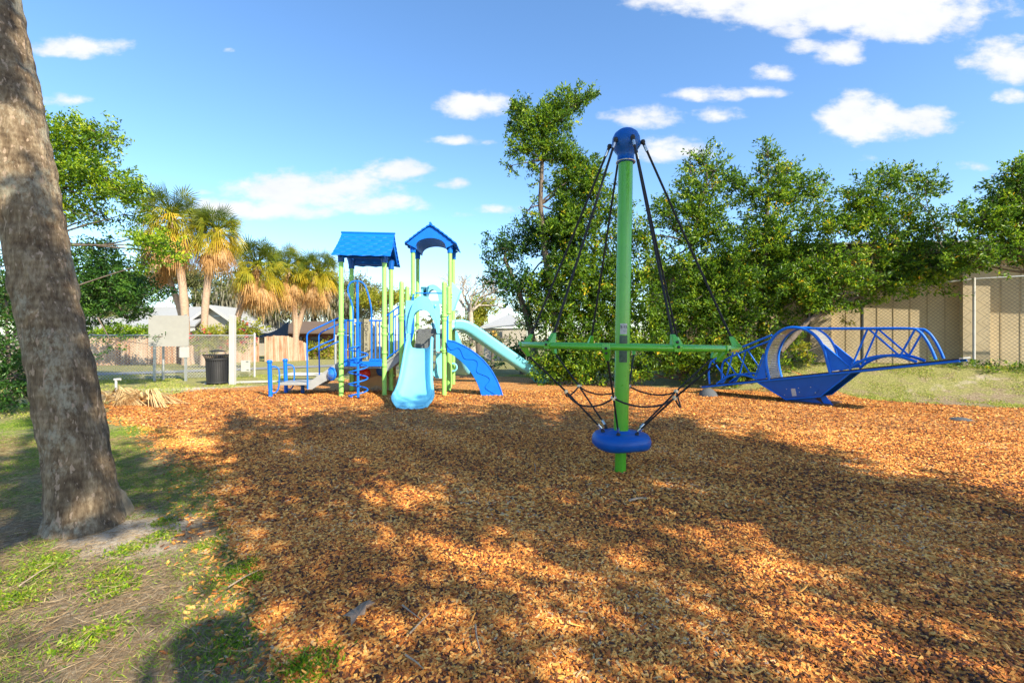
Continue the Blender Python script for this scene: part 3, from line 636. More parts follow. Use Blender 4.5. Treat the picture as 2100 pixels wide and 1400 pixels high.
for o_ in (Vector((0, 0, 0)), WD):
    MB().prism([S(1567, 730)+o_, S(1571, 778)+o_, S(1549, 778)+o_], nn*.012).build('gusset', BLUE, ss)
    MB().prism([S(1689, 708)+o_, S(1743, 755)+o_, S(1702, 762)+o_], nn*.012).build('gusset', BLUE, ss)
    MB().prism([S(1484, 785)+o_, S(1497, 766)+o_, S(1474, 787)+o_], nn*.012).build('gusset', BLUE, ss)
    MB().prism([S(1745, 756)+o_, S(1757, 738)+o_, S(1772, 739)+o_, S(1757, 749)+o_], nn*.012).build('gusset', BLUE, ss)
    hull = [S(1552.6, 783), S(1745, 763), S(1682, 813), S(1612, 819)]
    MB().prism([p+o_+nn*.01 for p in hull], nn*.012).build('hull_plate', BLUE_DK, ss)
    MB().tube([p+o_ for p in (hull[0], hull[3], hull[2], hull[1])], .018, 8).build('hull_rim', BLUE, ss)
MB().strip([hull[0]+nn*.03, hull[3]+nn*.03, hull[2]+nn*.03], [hull[0]+WD, hull[3]+WD, hull[2]+WD], Vector((0, 0, .008))).build('hull_bottom', DARK, ss)
ap = MB().prism([S(1614, 797), S(1665, 791), S(1680, 799), S(1666, 812), S(1607, 815), S(1603, 803)], -nn*.006).build('access_plate', BLUE_DK, ss)
b_ = MB(); 
for q in ((1613.5, 797.5), (1638, 795), (1663, 793.5), (1609.5, 809.5), (1640, 803.5), (1672.5, 804.5)):
    b_.lathe([(.011, 0), (.011, .008), (.0001, .012)], S(*q)-nn*.012, 10, mtx=Vector((0, 0, 1)).rotation_difference(-nn).to_matrix())
b_.build('bolt', STICK, ap)
MB().prism([S(1622, 796.5), S(1631, 796), S(1634, 811), S(1625, 812)], -nn*.009).build('sticker', STICK, ap)
# perforated sheet between the hoops
HN = len(hoop); cum = [0]
for i in range(1, HN): cum.append(cum[-1]+(hoop[i]-hoop[i-1]).length)
def hp(s):
    s = max(0, min(cum[-1]-1e-4, s)); i = next(j for j in range(HN-1) if cum[j+1] > s); return hoop[i].lerp(hoop[i+1], (s-cum[i])/(cum[i+1]-cum[i]))
def perforated(name, pf, ns, nw, m, parent, k=.62):
    vs = []; fs = []
    for i in range(ns):
        for j in range(nw):
            o4 = len(vs); u0, u1, v0, v1 = i/ns, (i+1)/ns, j/nw, (j+1)/nw; uc = (u0+u1)/2; vc = (v0+v1)/2
            vs += [pf(u0, v0), pf(u1, v0), pf(u1, v1), pf(u0, v1)]
            du = (u1-u0)*k/2; dv = (v1-v0)*k/2; vs += [pf(uc, vc-dv), pf(uc+du, vc), pf(uc, vc+dv), pf(uc-du, vc)]
            fs += [(o4, o4+1, o4+5, o4+4), (o4+1, o4+2, o4+6, o4+5), (o4+2, o4+3, o4+7, o4+6), (o4+3, o4, o4+4, o4+7)]
    MBx = MB(); MBx.add(vs, fs, True); me = MBx.build(name, m, parent); return me
perforated('tunnel_sheet', lambda u, v: hp(u*cum[-1])+WD*(.03+.94*v), 74, 16, SHEETM, ss)
fx = G(1690, 836); axn = Vector((ah.x, ah.y, 0)); ctr = (hull[2]+hull[3])/2
ft = MB(); bA = ctr+Vector((0, 0, -.02))+nn*.05; 
fz = Vector((0, 0, 1))
for o_ in (nn*.06, WD-nn*.06):
    a0 = ctr+o_+axn*.20; ft.prism([a0+fz*.03, a0-axn*.42+fz*.02, Vector((a0.x-axn.x*.62, a0.y-axn.y*.62, .02)), Vector((a0.x+axn.x*.22, a0.y+axn.y*.22, .02))], nn*.012)
ft.build('base_leg', BLUE_DK, ss)
def S2(px, py): return HIT(px, py, PL+nn*.10, nn)
MB().prism([S2(1614, 817), S2(1684, 812), S2(1702, 838), S2(1606, 827)], nn*.02).build('base_front', paint('brown rubber base skirt', (.10, .055, .04), .8, var=.3, nscale=12), ss)
MB().prism([S2(1681, 812)-nn*.012, S2(1694, 811)-nn*.012, S2(1713, 836)-nn*.012, S2(1697, 840)-nn*.012], nn*.012).build('base_leg', BLUE, ss)
MB().box(Vector((ctr.x, ctr.y, .038))+WD*.5+axn*.05, (1.0, .9, .02), Matrix((ah, nn, Vector((0, 0, 1)))).transposed()).build('base_plate', paint('brown steel base', (.12, .06, .04), .6), ss)
for (px, py, lb) in ((1452, 812, 'dark grey half buried rubber mound under the low left end of the seesaw'), (1970, 862, 'grey rubber mound alone on the chips under the raised seesaw end')):
    c = G(px, py); sc_ = c.y/933*(19 if px < 1500 else 21)
    o = MB().lathe([(1.0, -.05), (.97, .1), (.8, .38), (.55, .6), (.25, .74), (.0001, .78)], (0, 0, 0), 24).build('rubber_mound', ROCK)
    o.location = c; o.scale = (sc_, sc_, sc_*(1.15 if px < 1500 else .42)); tag(o, lb, 'rubber mound', 'rubber mounds below the seesaw')

# ------------------------------------------------------------------ play structure
ps = thing('play_structure', 'green posted play structure with blue roofs and aqua slides', 'play structure', (-3.0, 13.0, 0))
TH = R(6); UU = Vector((math.cos(TH), math.sin(TH), 0)); VV = Vector((-math.sin(TH), math.cos(TH), 0)); OA = Vector((-4.57, 12.17, 0))
def L(a, b, z): return OA+UU*a+VV*b+Vector((0, 0, z))
SQ = 1.13
BFL = Vector((-2.96, 12.20, 0)); BFR = Vector((-1.83, 12.28, 0)); BML = Vector((-3.06, 13.30, 0)); BMR = Vector((-1.86, 13.38, 0))
TFL = Vector((-3.09, 14.2, 0)); TFR = Vector((-1.94, 14.25, 0)); TBL = Vector((-3.17, 15.3, 0)); TBR = Vector((-1.98, 15.35, 0))
def post(p, h, collars, r=.062, cap=False, pm=GREEN_L):
    mb = MB(); mb.tube([Vector((p.x, p.y, -.1)), Vector((p.x, p.y, h))], r, 18, caps=True)
    if cap: mb.lathe([(r, h-.01), (r*1.04, h), (r*.9, h+.03), (r*.5, h+.05), (.0001, h+.055)], (p.x, p.y, 0), 18)
    o = mb.build('post', pm, ps)
    for z in collars:
        c = MB(); c.lathe([(r, z-.035), (r+.016, z-.035), (r+.016, z-.01), (r+.010, z), (r+.016, z+.01), (r+.016, z+.035), (r, z+.035)], (p.x, p.y, 0), 18)
        for a in (random.uniform(0, 6.28),): c.box((p.x+(r+.02)*math.cos(a), p.y+(r+.02)*math.sin(a), z), (.035, .035, .05))
        c.build('clamp_collar', pm, o)
A1, A2, A3, A4 = L(0, 0, 0), L(SQ, 0, 0), L(0, SQ, 0), L(SQ, SQ, 0)
post(A1, 3.72, [.42, .80, 1.66, 1.76]); post(A2, 3.74, [.82, 1.16, 1.66, 1.87]); post(A3, 3.72, [.80, 1.7]); post(A4, 3.72, [.45, .80, 1.70])
post(BFL, 3.02, [.82, 1.22, 2.06, 2.14], cap=True); post(BFR, 3.02, [1.19, 1.24, 2.06, 2.16], cap=True)
post(BML, 3.02, [1.22, 2.35], cap=True); post(BMR, 3.02, [1.22, 2.3, 2.05], cap=True)
post(TFL, 4.36, [1.83, 2.85, 2.95]); post(TFR, 4.36, [1.83, 2.85, 2.95, 2.1]); post(TBL, 4.36, [1.83, 2.9, 3.1]); post(TBR, 4.36, [1.83, 2.9])
def quad_deck(pts, z, t=.06): MB().prism([Vector((p.x, p.y, z-t)) for p in pts], (0, 0, t)).build('deck', GREY_DECK, ps, bevel=.008)
quad_deck([A1, A2, A4, A3], .82, .09); quad_deck([BFL, BFR, BMR, BML], 1.22, .07); quad_deck([TFL, TFR, TBR, TBL], 1.83, .07)
# roof A : ridge along UU
def roofA():
    ra_ = .17; a0, a1 = -.13, SQ+.18; zr = 4.50; zf = 3.72; bf = -.33; bb = SQ+.36; bc = (bf+bb)/2
    base = thing_part = MB(); n = 7
    for sgn, b_e in ((-1, bf), (1, bb)):
        for i in range(n):
            t0 = i/n; t1 = (i+1)/n
            def pt(t, a, lift=0):
                z = zr+(zf-zr)*(t**.85)+lift; b = bc+(b_e-bc)*t; fl = .02*t; return L(a+(fl if a > .5 else -fl)*1.6, b, z)
            m_ = 14; A = [pt(t0, a0+(a1-a0)*k/m_, .0) for k in range(m_+1)]
            B = [pt(t1+.02*math.sin(k*1.9+i*2.2), a0+(a1-a0)*k/m_, .022) for k in range(m_+1)]
            base.strip(A, B, Vector((0, 0, -.035)))
    roof = base.build('roof', BLUE_P, ps)
    for a in (a0+.03, a1-.05):
        g = MB(); g.prism([L(a, bf+.06, zf+.02), L(a, bf+.22, zf+.02), L(a, bc, zf+.42), L(a, bb-.22, zf+.02), L(a, bb-.06, zf+.02), L(a, bc, zr-.03)], UU*.03); g.build('gable_board', BLUE_P, roof)
    for p in (A1, A2, A3, A4): MB().tube([p+Vector((0, 0, 3.58)), p+Vector((0, 0, 3.68)), p+Vector((0, 0, 3.86))], [.085, .085, .11], 12).build('post_socket', BLUE_DK, roof)
    [MB().strip([L(0, b, 3.84), L(SQ, b, 3.84)], [L(0, b, 3.70), L(SQ, b, 3.70)], VV*.03).build('roof_beam', BLUE_DK, roof) for b in (0, SQ)]
    MB().tube([L(a0-.02, bc, zr+.01), L(a1+.02, bc, zr+.01)], .03, 8).build('ridge_cap', BLUE_P, roof)
roofA()
def roofB():
    cx = (TFL.x+TFR.x)/2; c = Vector((cx, 14.22, 0)); hw = .80; zp = 5.07; ze = 4.48; dep = 1.45; ub = Vector((-.03, 1, 0)).normalized(); ux = Vector((1, .03, 0))
    def q(a, b, z): return Vector((cx, 14.0, 0))+ux*a+ub*b+Vector((0, 0, z))
    mb = MB()
    for sgn in (-1, 1):
        for i in range(6):
            t0, t1 = i/6, (i+1)/6
            def pt(t, b, lift): return q(sgn*hw*t, b, zp+(ze-zp)*(t**1.12)+lift)
            m_ = 10; A = [pt(t0, dep*k/m_, 0) for k in range(m_+1)]; B = [pt(t1+.02*math.sin(k*2.1+i), dep*k/m_, .022) for k in range(m_+1)]
            mb.strip(A, B, Vector((0, 0, -.04)))
    roof = mb.build('roof', BLUE_P, ps); pz = 4.36
    for b in (.06, dep-.10):
        g = MB(); out_ = []; inn = []; k_ = 24
        for i in range(k_+1):
            a = math.pi*i/k_; x = -.47*math.cos(a); inn.append(q(x, b, 4.34+.31*math.sin(a)**.8)); 
            t = abs(x*1.62/hw*0.98); t = min(t, 1); out_.append(q(math.copysign(hw*t*.98, x), b, zp+(ze-zp)*(t**1.12)-.05))
        g.strip(out_, inn, ub*.05); g.build('gable_board', BLUE_P, roof)
    v = MB()  # vaulted underside
    I = [(-.47*math.cos(math.pi*i/20), 4.34+.31*math.sin(math.pi*i/20)**.8) for i in range(21)]
    v.strip([q(x, .1, z) for x, z in I], [q(x, dep-.08, z) for x, z in I], Vector((0, 0, .015))); v.build('roof_vault', BLUE_P, roof)
    for p in (TFL, TFR, TBL, TBR): MB().tube([p+Vector((0, 0, 4.22)), p+Vector((0, 0, 4.32)), p+Vector((0, 0, 4.62))], [.085, .085, .10], 12).build('post_socket', BLUE_P, roof)
    MB().tube([q(0, -.02, zp+.02), q(0, dep+.02, zp+.02)], .04, 8).build('ridge_cap', BLUE_P, roof)
roofB()
# guard panels with bars
def guard(p0, p1, z0, z1, nb, name='guard_rail', plate=.09, bars=None, r=.016):
    mb = MB(); p0 = Vector(p0); p1 = Vector(p1); up = Vector((0, 0, 1))
    mb.tube([p0+up*z1, p1+up*z1], .021, 8); mb.tube([p0+up*(z0+plate), p1+up*(z0+plate)], .018, 8)
    for t in (bars or [(i+.5)/nb for i in range(nb)]): mb.tube([p0.lerp(p1, t)+up*(z0+plate*.5), p0.lerp(p1, t)+up*z1], r, 6)
    if plate > .05: mb.strip([p0+up*z0, p1+up*z0], [p0+up*(z0+plate+.05), p1+up*(z0+plate+.05)], Vector((0, .012, 0)))
    return mb.build(name, BLUE, ps)
FZ = Vector((0, 0, 1)); fo = -VV*.06
guard(A1+UU*.10+fo, A1+UU*.36+fo, .86, 2.02, 3); guard(A1+UU*.74+fo, A2-UU*.06+fo, .86, 2.02, 3)
guard(A3+UU*.08, A3+UU*.30, .86, 2.0, 2)
guard(A1+VV*.1, A1+VV*.40, .86, 2.0, 3)
MB().strip([A1+UU*.1+fo+FZ*.80, A2-UU*.06+fo+FZ*.80], [A1+UU*.1+fo+FZ*.93, A2-UU*.06+fo+FZ*.93], -VV*.02).build('kick_plate', BLUE, ps)
PA0 = A1+fo; 
def SA(px, py): return HIT(px, py, PA0, VV)
MB().tube(smooth_pts([SA(*q) for q in ((723, 735), (724, 690), (724, 645), (722, 625), (714, 600), (714, 588), (720, 579), (733, 576), (746, 582), (754, 600), (760, 625), (762, 645), (762, 690), (762, 735))]), .021, 8).build('entry_loop', BLUE, ps)
# spiral climber
pc = G(734.5, 817)
mb = MB(); mb.tube([Vector((pc.x, pc.y, -.05)), Vector((pc.x-.02, pc.y, 2.93))], .034, 12); mb.tube([Vector((pc.x-.02, pc.y, 2.90)), SA(733, 577)], .021, 8)
sc_o = mb.build('climber_pole', BLUE, ps)
pts = []; turns = 4.6
for i in range(150):
    t = i/149; a = 2*math.pi*turns*t+2.6; rr = .235*min(1, (1-t)*9+.15)*min(1, t*40+.9); pts.append(Vector((pc.x+.0+rr*math.cos(a), pc.y+rr*math.sin(a), .03+1.38*t)))
MB().tube(pts, .0185, 8).build('spiral_rung', BLUE, ps)
# transfer station, ramp and rails on the left
pB0 = G(556, 812); 
def SB(px, py, p0=pB0): return HIT(px, py, p0, VV)
def grab(px, top, bot, dv):
    base = Vector(G(px, bot)); o_ = MB().tube([base-FZ*.05, Vector((base.x-.03, base.y, EYE-(top-HY)/F*base.y))], .052, 14)
    tz = EYE-(top-HY)/F*base.y; o_.lathe([(.052, tz-.03), (.068, tz-.02), (.068, tz+.02), (.05, tz+.045), (.0001, tz+.055)], (base.x-.03, base.y, 0), 14)
    p = o_.build('grab_post', BLUE, ps)
    e = UU*.21; MB().tube(smooth_pts([base+FZ*(tz-.13), base+UU*.12+FZ*(tz-.13), base+e+FZ*(tz-.22), base+e+FZ*.32, base+UU*.14+FZ*.13, base+FZ*.11]), .02, 8).build('grab_loop', BLUE, p)
grab(555, 742, 814, 0); grab(587, 739, 806, 0)
T0 = SB(571, 790); TW = VV*1.02
pl = [T0, SB(630, 790)]; z0 = T0.z+.07
MB().prism([Vector((T0.x, T0.y, z0-.07)), Vector((pl[1].x, pl[1].y, z0-.07)), Vector((pl[1].x, pl[1].y, z0-.07))+TW, Vector((T0.x, T0.y, z0-.07))+TW], FZ*.07).build('transfer_deck', GREY_DECK, ps, bevel=.008)
sid = [SB(630, 798), SB(632, 784), SB(694, 742), SB(699, 744), SB(699, 768), SB(664, 783), SB(640, 798)]
for k in (0, 1): MB().prism([p+TW*k*.98 for p in sid], VV*.03).build('ramp_side', GREY_DECK, ps)
st_ = MB(); s0 = SB(634, 788); s1 = SB(697, 748)
for i in range(4):
    c = s0.lerp(s1, (i+.5)/4); st_.box(c+TW*.5, ((s1-s0).length/4*.98, 1.0, .05), Matrix.Rotation(TH, 3, 'Z'))
st_.build('step', GREY_DECK, ps)
c = SB(682, 766)-VV*.06; m3 = Vector((0, 0, 1)).rotation_difference(Vector((-.55, -.83, 0)).normalized()).to_matrix() @ Matrix.Diagonal((.9, .9, 1))
bb = MB().lathe([(.205, -.01), (.205, .02), (.185, .035), (.16, .02)], c, 28, mtx=m3).build('bubble_window', BLUE, ps)
MB().lathe([(.165, .015), (.14, .05), (.08, .085), (.0001, .10)], c, 24, mtx=m3).build('bubble_dome', paint('clear blue acrylic', (.02, .16, .55), .08, coat=1), bb)
for k in (0, 1):
    o_ = TW*k
    MB().tube(smooth_pts([p+o_ for p in (SB(631, 798), SB(630, 740), SB(629.5, 700), SB(630, 687), SB(637, 679), SB(664, 666), SB(694, 652))]), .021, 8).build('handrail', BLUE, ps)
    MB().tube([p+o_ for p in smooth_pts([SB(631, 720), SB(660, 706), SB(681, 697), SB(685.5, 691), SB(685.5, 656)])], .018, 8).build('lower_rail', BLUE, ps)
u_ = MB()
for i in range(9): u_.tube([T0+UU*(.1+.09*i)+TW*.1, T0+UU*(.1+.09*i)+TW*.9+FZ*-.02], .012, 5)
u_.tube([T0+UU*.45+TW*.5-FZ*.3, T0+UU*.45+TW*.5], .05, 10); u_.build('under_frame', BLUE_DK, ps)
# letter panels behind the tower
lp0 = A3+VV*.10
cols = [(-.02, .17, TAN_P, 'r y P o'), (.16, .16, TAN_P, 'P r 3 o'), (.335, .18, OLIVE_P, 'Z O S I x n c'), (.52, .17, TAN_P, 'A q s d'), (.70, .17, TAN_P, 'E t k h'), (.87, .17, TAN_P, 'P r k y'), (1.04, .14, OLIVE_P, 'K v n l y')]
lpn = thing_panel = None
for i, (a, w_, m_, letters) in enumerate(cols):
    p = L(a+.06, SQ+.14, 0); mb = MB(); prof = [p-UU*w_/2, p-UU*w_*.38-VV*.035, p+UU*w_*.38-VV*.035, p+UU*w_/2]
    mb.strip([q+FZ*.92 for q in prof], [q+FZ*2.12 for q in prof], VV*.03); o = mb.build('letter_panel', m_, ps)
    ls = letters.split(); nl = len(ls)
    for j, ch in enumerate(ls):
        big = m_ is OLIVE_P
        rm = Matrix.Translation(p-VV*.040+FZ*(2.0-1.0*(j+.3)/nl)) @ Matrix.Rotation(TH, 4, 'Z') @ Matrix.Rotation(math.pi/2, 4, 'X') @ Matrix.Rotation(random.uniform(-.4, .4) if not big else 0, 4, 'Z')
        text_mesh('letter', ch, .17 if big else .13, INK, rm, o, .003)
# climbing wall under deck A
w0 = L(-.02, SQ+.1, 0); w1 = L(SQ+.12, SQ+.1, 0)
mb = MB(); K = 16
mb.strip([w0.lerp(w1, i/K)+FZ*.80 for i in range(K+1)], [w0.lerp(w1, i/K)+FZ*(.12+.06*math.sin(i*.9)) for i in range(K+1)], VV*.05)
cw = mb.build('play_panel', BROWN_P, ps)
mb = MB(); mb.strip([w0.lerp(w1, i/K)-VV*.01+FZ*(.40+.05*math.sin(i*.7+1)) for i in range(K+1)], [w0.lerp(w1, i/K)-VV*.01+FZ*(.10+.05*math.sin(i*.9)) for i in range(K+1)], -VV*.03); mb.build('panel_band', paint('ochre brown plastic', (.34, .20, .07), .5), cw)
perforated('panel_holes', lambda u, v: w0.lerp(w1, u)-VV*.02+FZ*(.50+.28*v), 26, 7, paint('speckled brown mesh', (.30, .20, .10), .6), cw)
MB().lathe([(.17, 0), (.15, .05), (.08, .09), (.0001, .10)], L(.36, SQ+.05, .52), 20, mtx=Matrix.Diagonal((1, 1, 1)) @ Vector((0, 0, 1)).rotation_difference(-VV).to_matrix()).build('bubble_window', RED_P, cw)
MB().lathe([(.17, 0), (.15, .05), (.08, .09), (.0001, .10)], L(.86, SQ+.05, .60), 20, mtx=Vector((0, 0, 1)).rotation_difference(-VV).to_matrix()).build('bubble_window', BLUE_DK, cw)
# bridge A -> B
d0 = A2+FZ*.80; d1 = BFL+FZ*1.18; 
MB().prism([A2+FZ*.90, BFL+FZ*1.24, BFL+FZ*.98, A2+FZ*.58], VV*.04).build('bridge_side', GREY_DECK, ps)
MB().prism([A4+FZ*.90, BML+FZ*1.24, BML+FZ*.98, A4+FZ*.60], VV*.04).build('bridge_side', GREY_DECK, ps)
MB().prism([A2+FZ*.80, BFL+FZ*1.16, BML+FZ*1.16, A4+FZ*.80], FZ*.05).build('bridge_deck', GREY_DECK, ps)
def slopeguard(p0, z0, p1, z1, h, nb):
    mb = MB(); a = p0+FZ*z0; b = p1+FZ*z1; mb.tube([a, b], .02, 8); mb.tube([a+FZ*h, b+FZ*h], .02, 8)
    for i in range(nb): q = a.lerp(b, (i+.6)/nb); mb.tube([q, q+FZ*h], .016, 6)
    mb.build('guard_rail', BLUE, ps)
slopeguard(A2+UU*.05, 1.0, BFL-UU*.03, 1.28, 1.15, 3); slopeguard(A4+UU*.05, 1.0, BML-UU*.03, 1.28, 1.15, 3)
# stairs B1 -> tall deck
sb = MB()
for i in range(4):
    t = (i+.5)/4; a = BML.lerp(TFL, t); b = BMR.lerp(TFR, t); c = (a+b)/2+FZ*(1.22+.61*(i+1)/4); sb.box(c, (.78, .24, .04)); sb.box(c+Vector((0, -.12, -.07)), (.78, .015, .14))
sb.build('stair', paint('dark perforated stair', (.10, .105, .105), .6, var=.5, nscale=40), ps)
kk = MB(); kk.prism([Vector((TFL.x+.02, 13.55, 1.25)), Vector((TFL.x+.02, 14.2, 1.80)), Vector((TFL.x+.02, 14.2, 3.0)), Vector((TFL.x+.02, 13.95, 2.75)), Vector((TFL.x+.02, 13.35, 2.15)), Vector((TFL.x+.02, 13.35, 1.25))], Vector((.03, 0, 0)))
kk.build('stair_panel', BLUE_P, ps)
guard(BMR+Vector((-.02, .1, 0)), TFR+Vector((0, -.1, 0)), 1.4, 2.35, 4)
guard(BFL+Vector((.0, .1, 0)), BML+Vector((0, -.1, 0)), 1.22, 2.2, 5); guard(BFR+Vector((.0, .1, 0)), BMR+Vector((0, -.1, 0)), 1.22, 2.2, 5)
MB().tube([TFL+FZ*2.96, TFR+FZ*2.96], .02, 8).build('cross_bar', BLUE, ps)
# --- front slide
fy = 12.10
def loft(name, secs, m, parent, close=True, sub=1):
    mb = MB(); k = len(secs[0]); vs = [p for s_ in secs for p in s_]; fs = []
    for i in range(len(secs)-1):
        for j in range(k): fs.append((i*k+j, i*k+(j+1) % k, (i+1)*k+(j+1) % k, (i+1)*k+j))
    mb.add(vs, fs, True); return mb.build(name, m, parent, subsurf=sub)
def chute(center, side, up, hw, wall, t=.045, lip=.05, flare=0.0):
    prof = [(-hw-t-lip-flare, wall-.05), (-hw-t*.6-flare, wall), (-hw+.005-flare, wall-.01), (-hw+.015, wall*.45), (-hw+.03, .06), (-hw*.72, .01), (0, 0), (hw*.72, .01), (hw-.03, .06), (hw-.015, wall*.45), (hw-.005+flare, wall-.01), (hw+t*.6+flare, wall), (hw+t+lip+flare, wall-.05),
            (hw+t, wall*.5), (hw+t*.5, -.02), (hw*.6, -t), (0, -t), (-hw*.6, -t), (-hw-t*.5, -.02), (-hw-t, wall*.5)]
    return [center+side*x+up*z for x, z in prof]
dirn = (Vector((-2.16, 9.85, 0))-Vector((-2.44, 12.16, 0))).normalized(); sd = Vector((-dirn.y, dirn.x, 0)); sd = sd if sd.x > 0 else -sd
secs = []
for s_, z, hw, wall, tilt in ((0, 1.27, .27, .33, 0), (.18, 1.26, .275, .34, .15), (.42, 1.13, .285, .33, .7), (.75, .87, .30, .30, .85), (1.15, .55, .315, .27, .75), (1.5, .31, .34, .24, .5), (1.8, .19, .37, .22, .2), (2.05, .155, .40, .19, .05), (2.22, .14, .395, .13, -.05), (2.31, .11, .33, .06, -.3), (2.34, .05, .25, .02, -.6)):
    up = (FZ*math.cos(tilt)+dirn*math.sin(tilt)*1.0).normalized(); secs.append(chute(Vector((-2.44, 12.14, z))+dirn*s_, sd, up, hw, wall))
sl1 = loft('slide', secs, AQUA, ps); sl1['label'] = 'wide aqua slide facing the camera'
# slide hood (arch panel)
HP = Vector((-2.44, 12.10, 0)); HNrm = Vector((0, 1, 0))
def SH(px, py, dy=0): return HIT(px, py, Vector((0, 12.10+dy, 0)), HNrm)
arch_in = [(842, 684), (843.5, 668), (847, 653), (853, 642), (860, 637), (868, 635.5), (876, 638), (883, 645), (889, 656), (893, 668), (896, 684)]
outer = [(832, 684), (832, 668), (832, 650), (832, 634), (833, 616), (866, 616), (900, 616.5), (902, 634), (902, 650), (902, 668), (902, 684)]
mb = MB(); mb.strip([SH(*q) for q in outer], [SH(*q) for q in arch_in], Vector((0, .05, 0))); hood = mb.build('slide_hood', AQUA, ps)
bo = [(836, 684), (837, 664), (842, 642), (850, 622), (858, 611), (868, 608), (879, 611), (888, 624), (893, 642), (897, 662), (898, 684)]
mb = MB(); B = smooth_pts([SH(*q, -.02)-Vector((0, .16*math.sin(math.pi*i/10), 0)) for i, q in enumerate(bo)], 4); A = smooth_pts([SH(*q, -.02)-Vector((0, .13*math.sin(math.pi*i/10), 0)) for i, q in enumerate(arch_in)], 4)
mb.strip(B, A, Vector((0, .05, 0))); back = smooth_pts([SH(*q) for q in bo], 4); mb.strip(B, back, Vector((0, .0, -.02))); mb.build('arch_brow', AQUA, hood)
for zz in ((862.5, 690), (896, 690)): pass
MB().box(Vector((SH(837, 690).x, 12.12, 1.5)), (.11, .06, .30)).build('hood_leg', AQUA, hood); MB().box(Vector((SH(898, 700).x, 12.12, 1.42)), (.09, .06, .45)).build('hood_leg', AQUA, hood)
b_ = MB(); b_.lathe([(.045, 0), (.04, .02), (.0001, .03)], SH(892.5, 627)-Vector((0, .02, 0)), 14, mtx=Vector((0, 0, 1)).rotation_difference(Vector((0, -1, 0))).to_matrix()); b_.build('boss', AQUA, hood)
# --- blue arch climber
CP = Vector((0, 12.25, 0)); CN = Vector((-.06, 1, 0)).normalized()
def SC(px, py): return HIT(px, py, CP, CN)
co = smooth_pts([SC(*q) for q in ((917, 698), (932, 701), (948, 708), (970, 721), (990, 738), (1006, 757), (1018, 778), (1026, 797), (1031, 812))], 4)
ci = smooth_pts([SC(*q) for q in ((917, 722), (927, 727), (938, 735), (950, 745), (960, 756), (969, 769), (977, 783), (983, 797), (987, 812))], 4)
cm_ = []
for i, (a, b) in enumerate(zip(co, ci)):
    t = i/(len(co)-1); w_ = .52+.20*math.sin(t*2*math.pi*3.9-.6); cm_.append(a.lerp(b, w_))
mb = MB(); mb.strip(co, cm_, CN*.06); arc_o = mb.build('arch_climber', BLUE_P, ps, bevel=.012)
MB().strip([c-CN*.0+CN*.018 for c in cm_], [c+CN*.018 for c in ci], CN*.04).build('lower_panel', BLUE_P, arc_o, bevel=.01)
back_off = CN*.55
MB().strip([p+back_off for p in co], [p+back_off for p in ci], CN*.05).build('far_panel', BLUE_P, arc_o)
MB().tube([p-CN*.0+FZ*.008 for p in co], .016, 8).build('edge_rim', BLUE_P, arc_o)
tr_ = MB()
for i in range(2, len(co)-2, 3): tr_.bar(co[i].lerp(ci[i], .35)+CN*.03, co[i].lerp(ci[i], .35)+back_off, .12, .03)
tr_.build('step', BLUE_P, arc_o)
# --- side slide to the right
R0 = Vector((-1.93, 14.85, 0)); R1 = Vector((1.28, 16.1, 0)); rdn = (R1-R0).normalized(); rs = Vector((-rdn.y, rdn.x, 0)); RL = (R1-R0).length
secs = []
for t, z, tilt, hw, wall in ((0, 1.86, 0, .26, .30), (.06, 1.87, .1, .26, .32), (.12, 1.80, .5, .26, .33), (.2, 1.62, .75, .26, .33), (.45, 1.03, .62, .26, .33), (.7, .48, .6, .27, .32), (.8, .30, .35, .28, .31), (.88, .22, .12, .29, .28), (.95, .19, .02, .30, .2), (.99, .16, -.2, .28, .1), (1.0, .10, -.4, .24, .04)):
    up = (FZ*math.cos(tilt)+rdn*math.sin(tilt)).normalized(); secs.append(chute(R0+rdn*RL*t+FZ*z, rs, up, hw, wall, .05))
sl2 = loft('slide', secs, AQUA2, ps); sl2['label'] = 'long teal slide running down to the right'
e0 = R0+rdn*RL*.84; MB().prism([e0-rs*.24+FZ*.16, e0-rs*.24+rdn*.12+FZ*.0, e0-rs*.24+rdn*.45+FZ*.0, e0-rs*.24+rdn*.5+FZ*.16], rs*.48).build('slide_foot', AQUA2, sl2)
def SK(px, py): return HIT(px, py, Vector((-1.86, 14.55, 0)), Vector((-.35, 1, 0)).normalized())
kp = [(926.5, 578), (946, 597), (943, 602), (931, 637), (926.5, 637)]
kh = MB().prism([SK(*q) for q in kp], Vector((0, .05, 0))).build('slide_hood', AQUA, ps, bevel=.01); MB().tube([SK(946, 597), SK(943, 603), SK(931, 637)], .025, 8).build('hood_rim', AQUA2, kh)
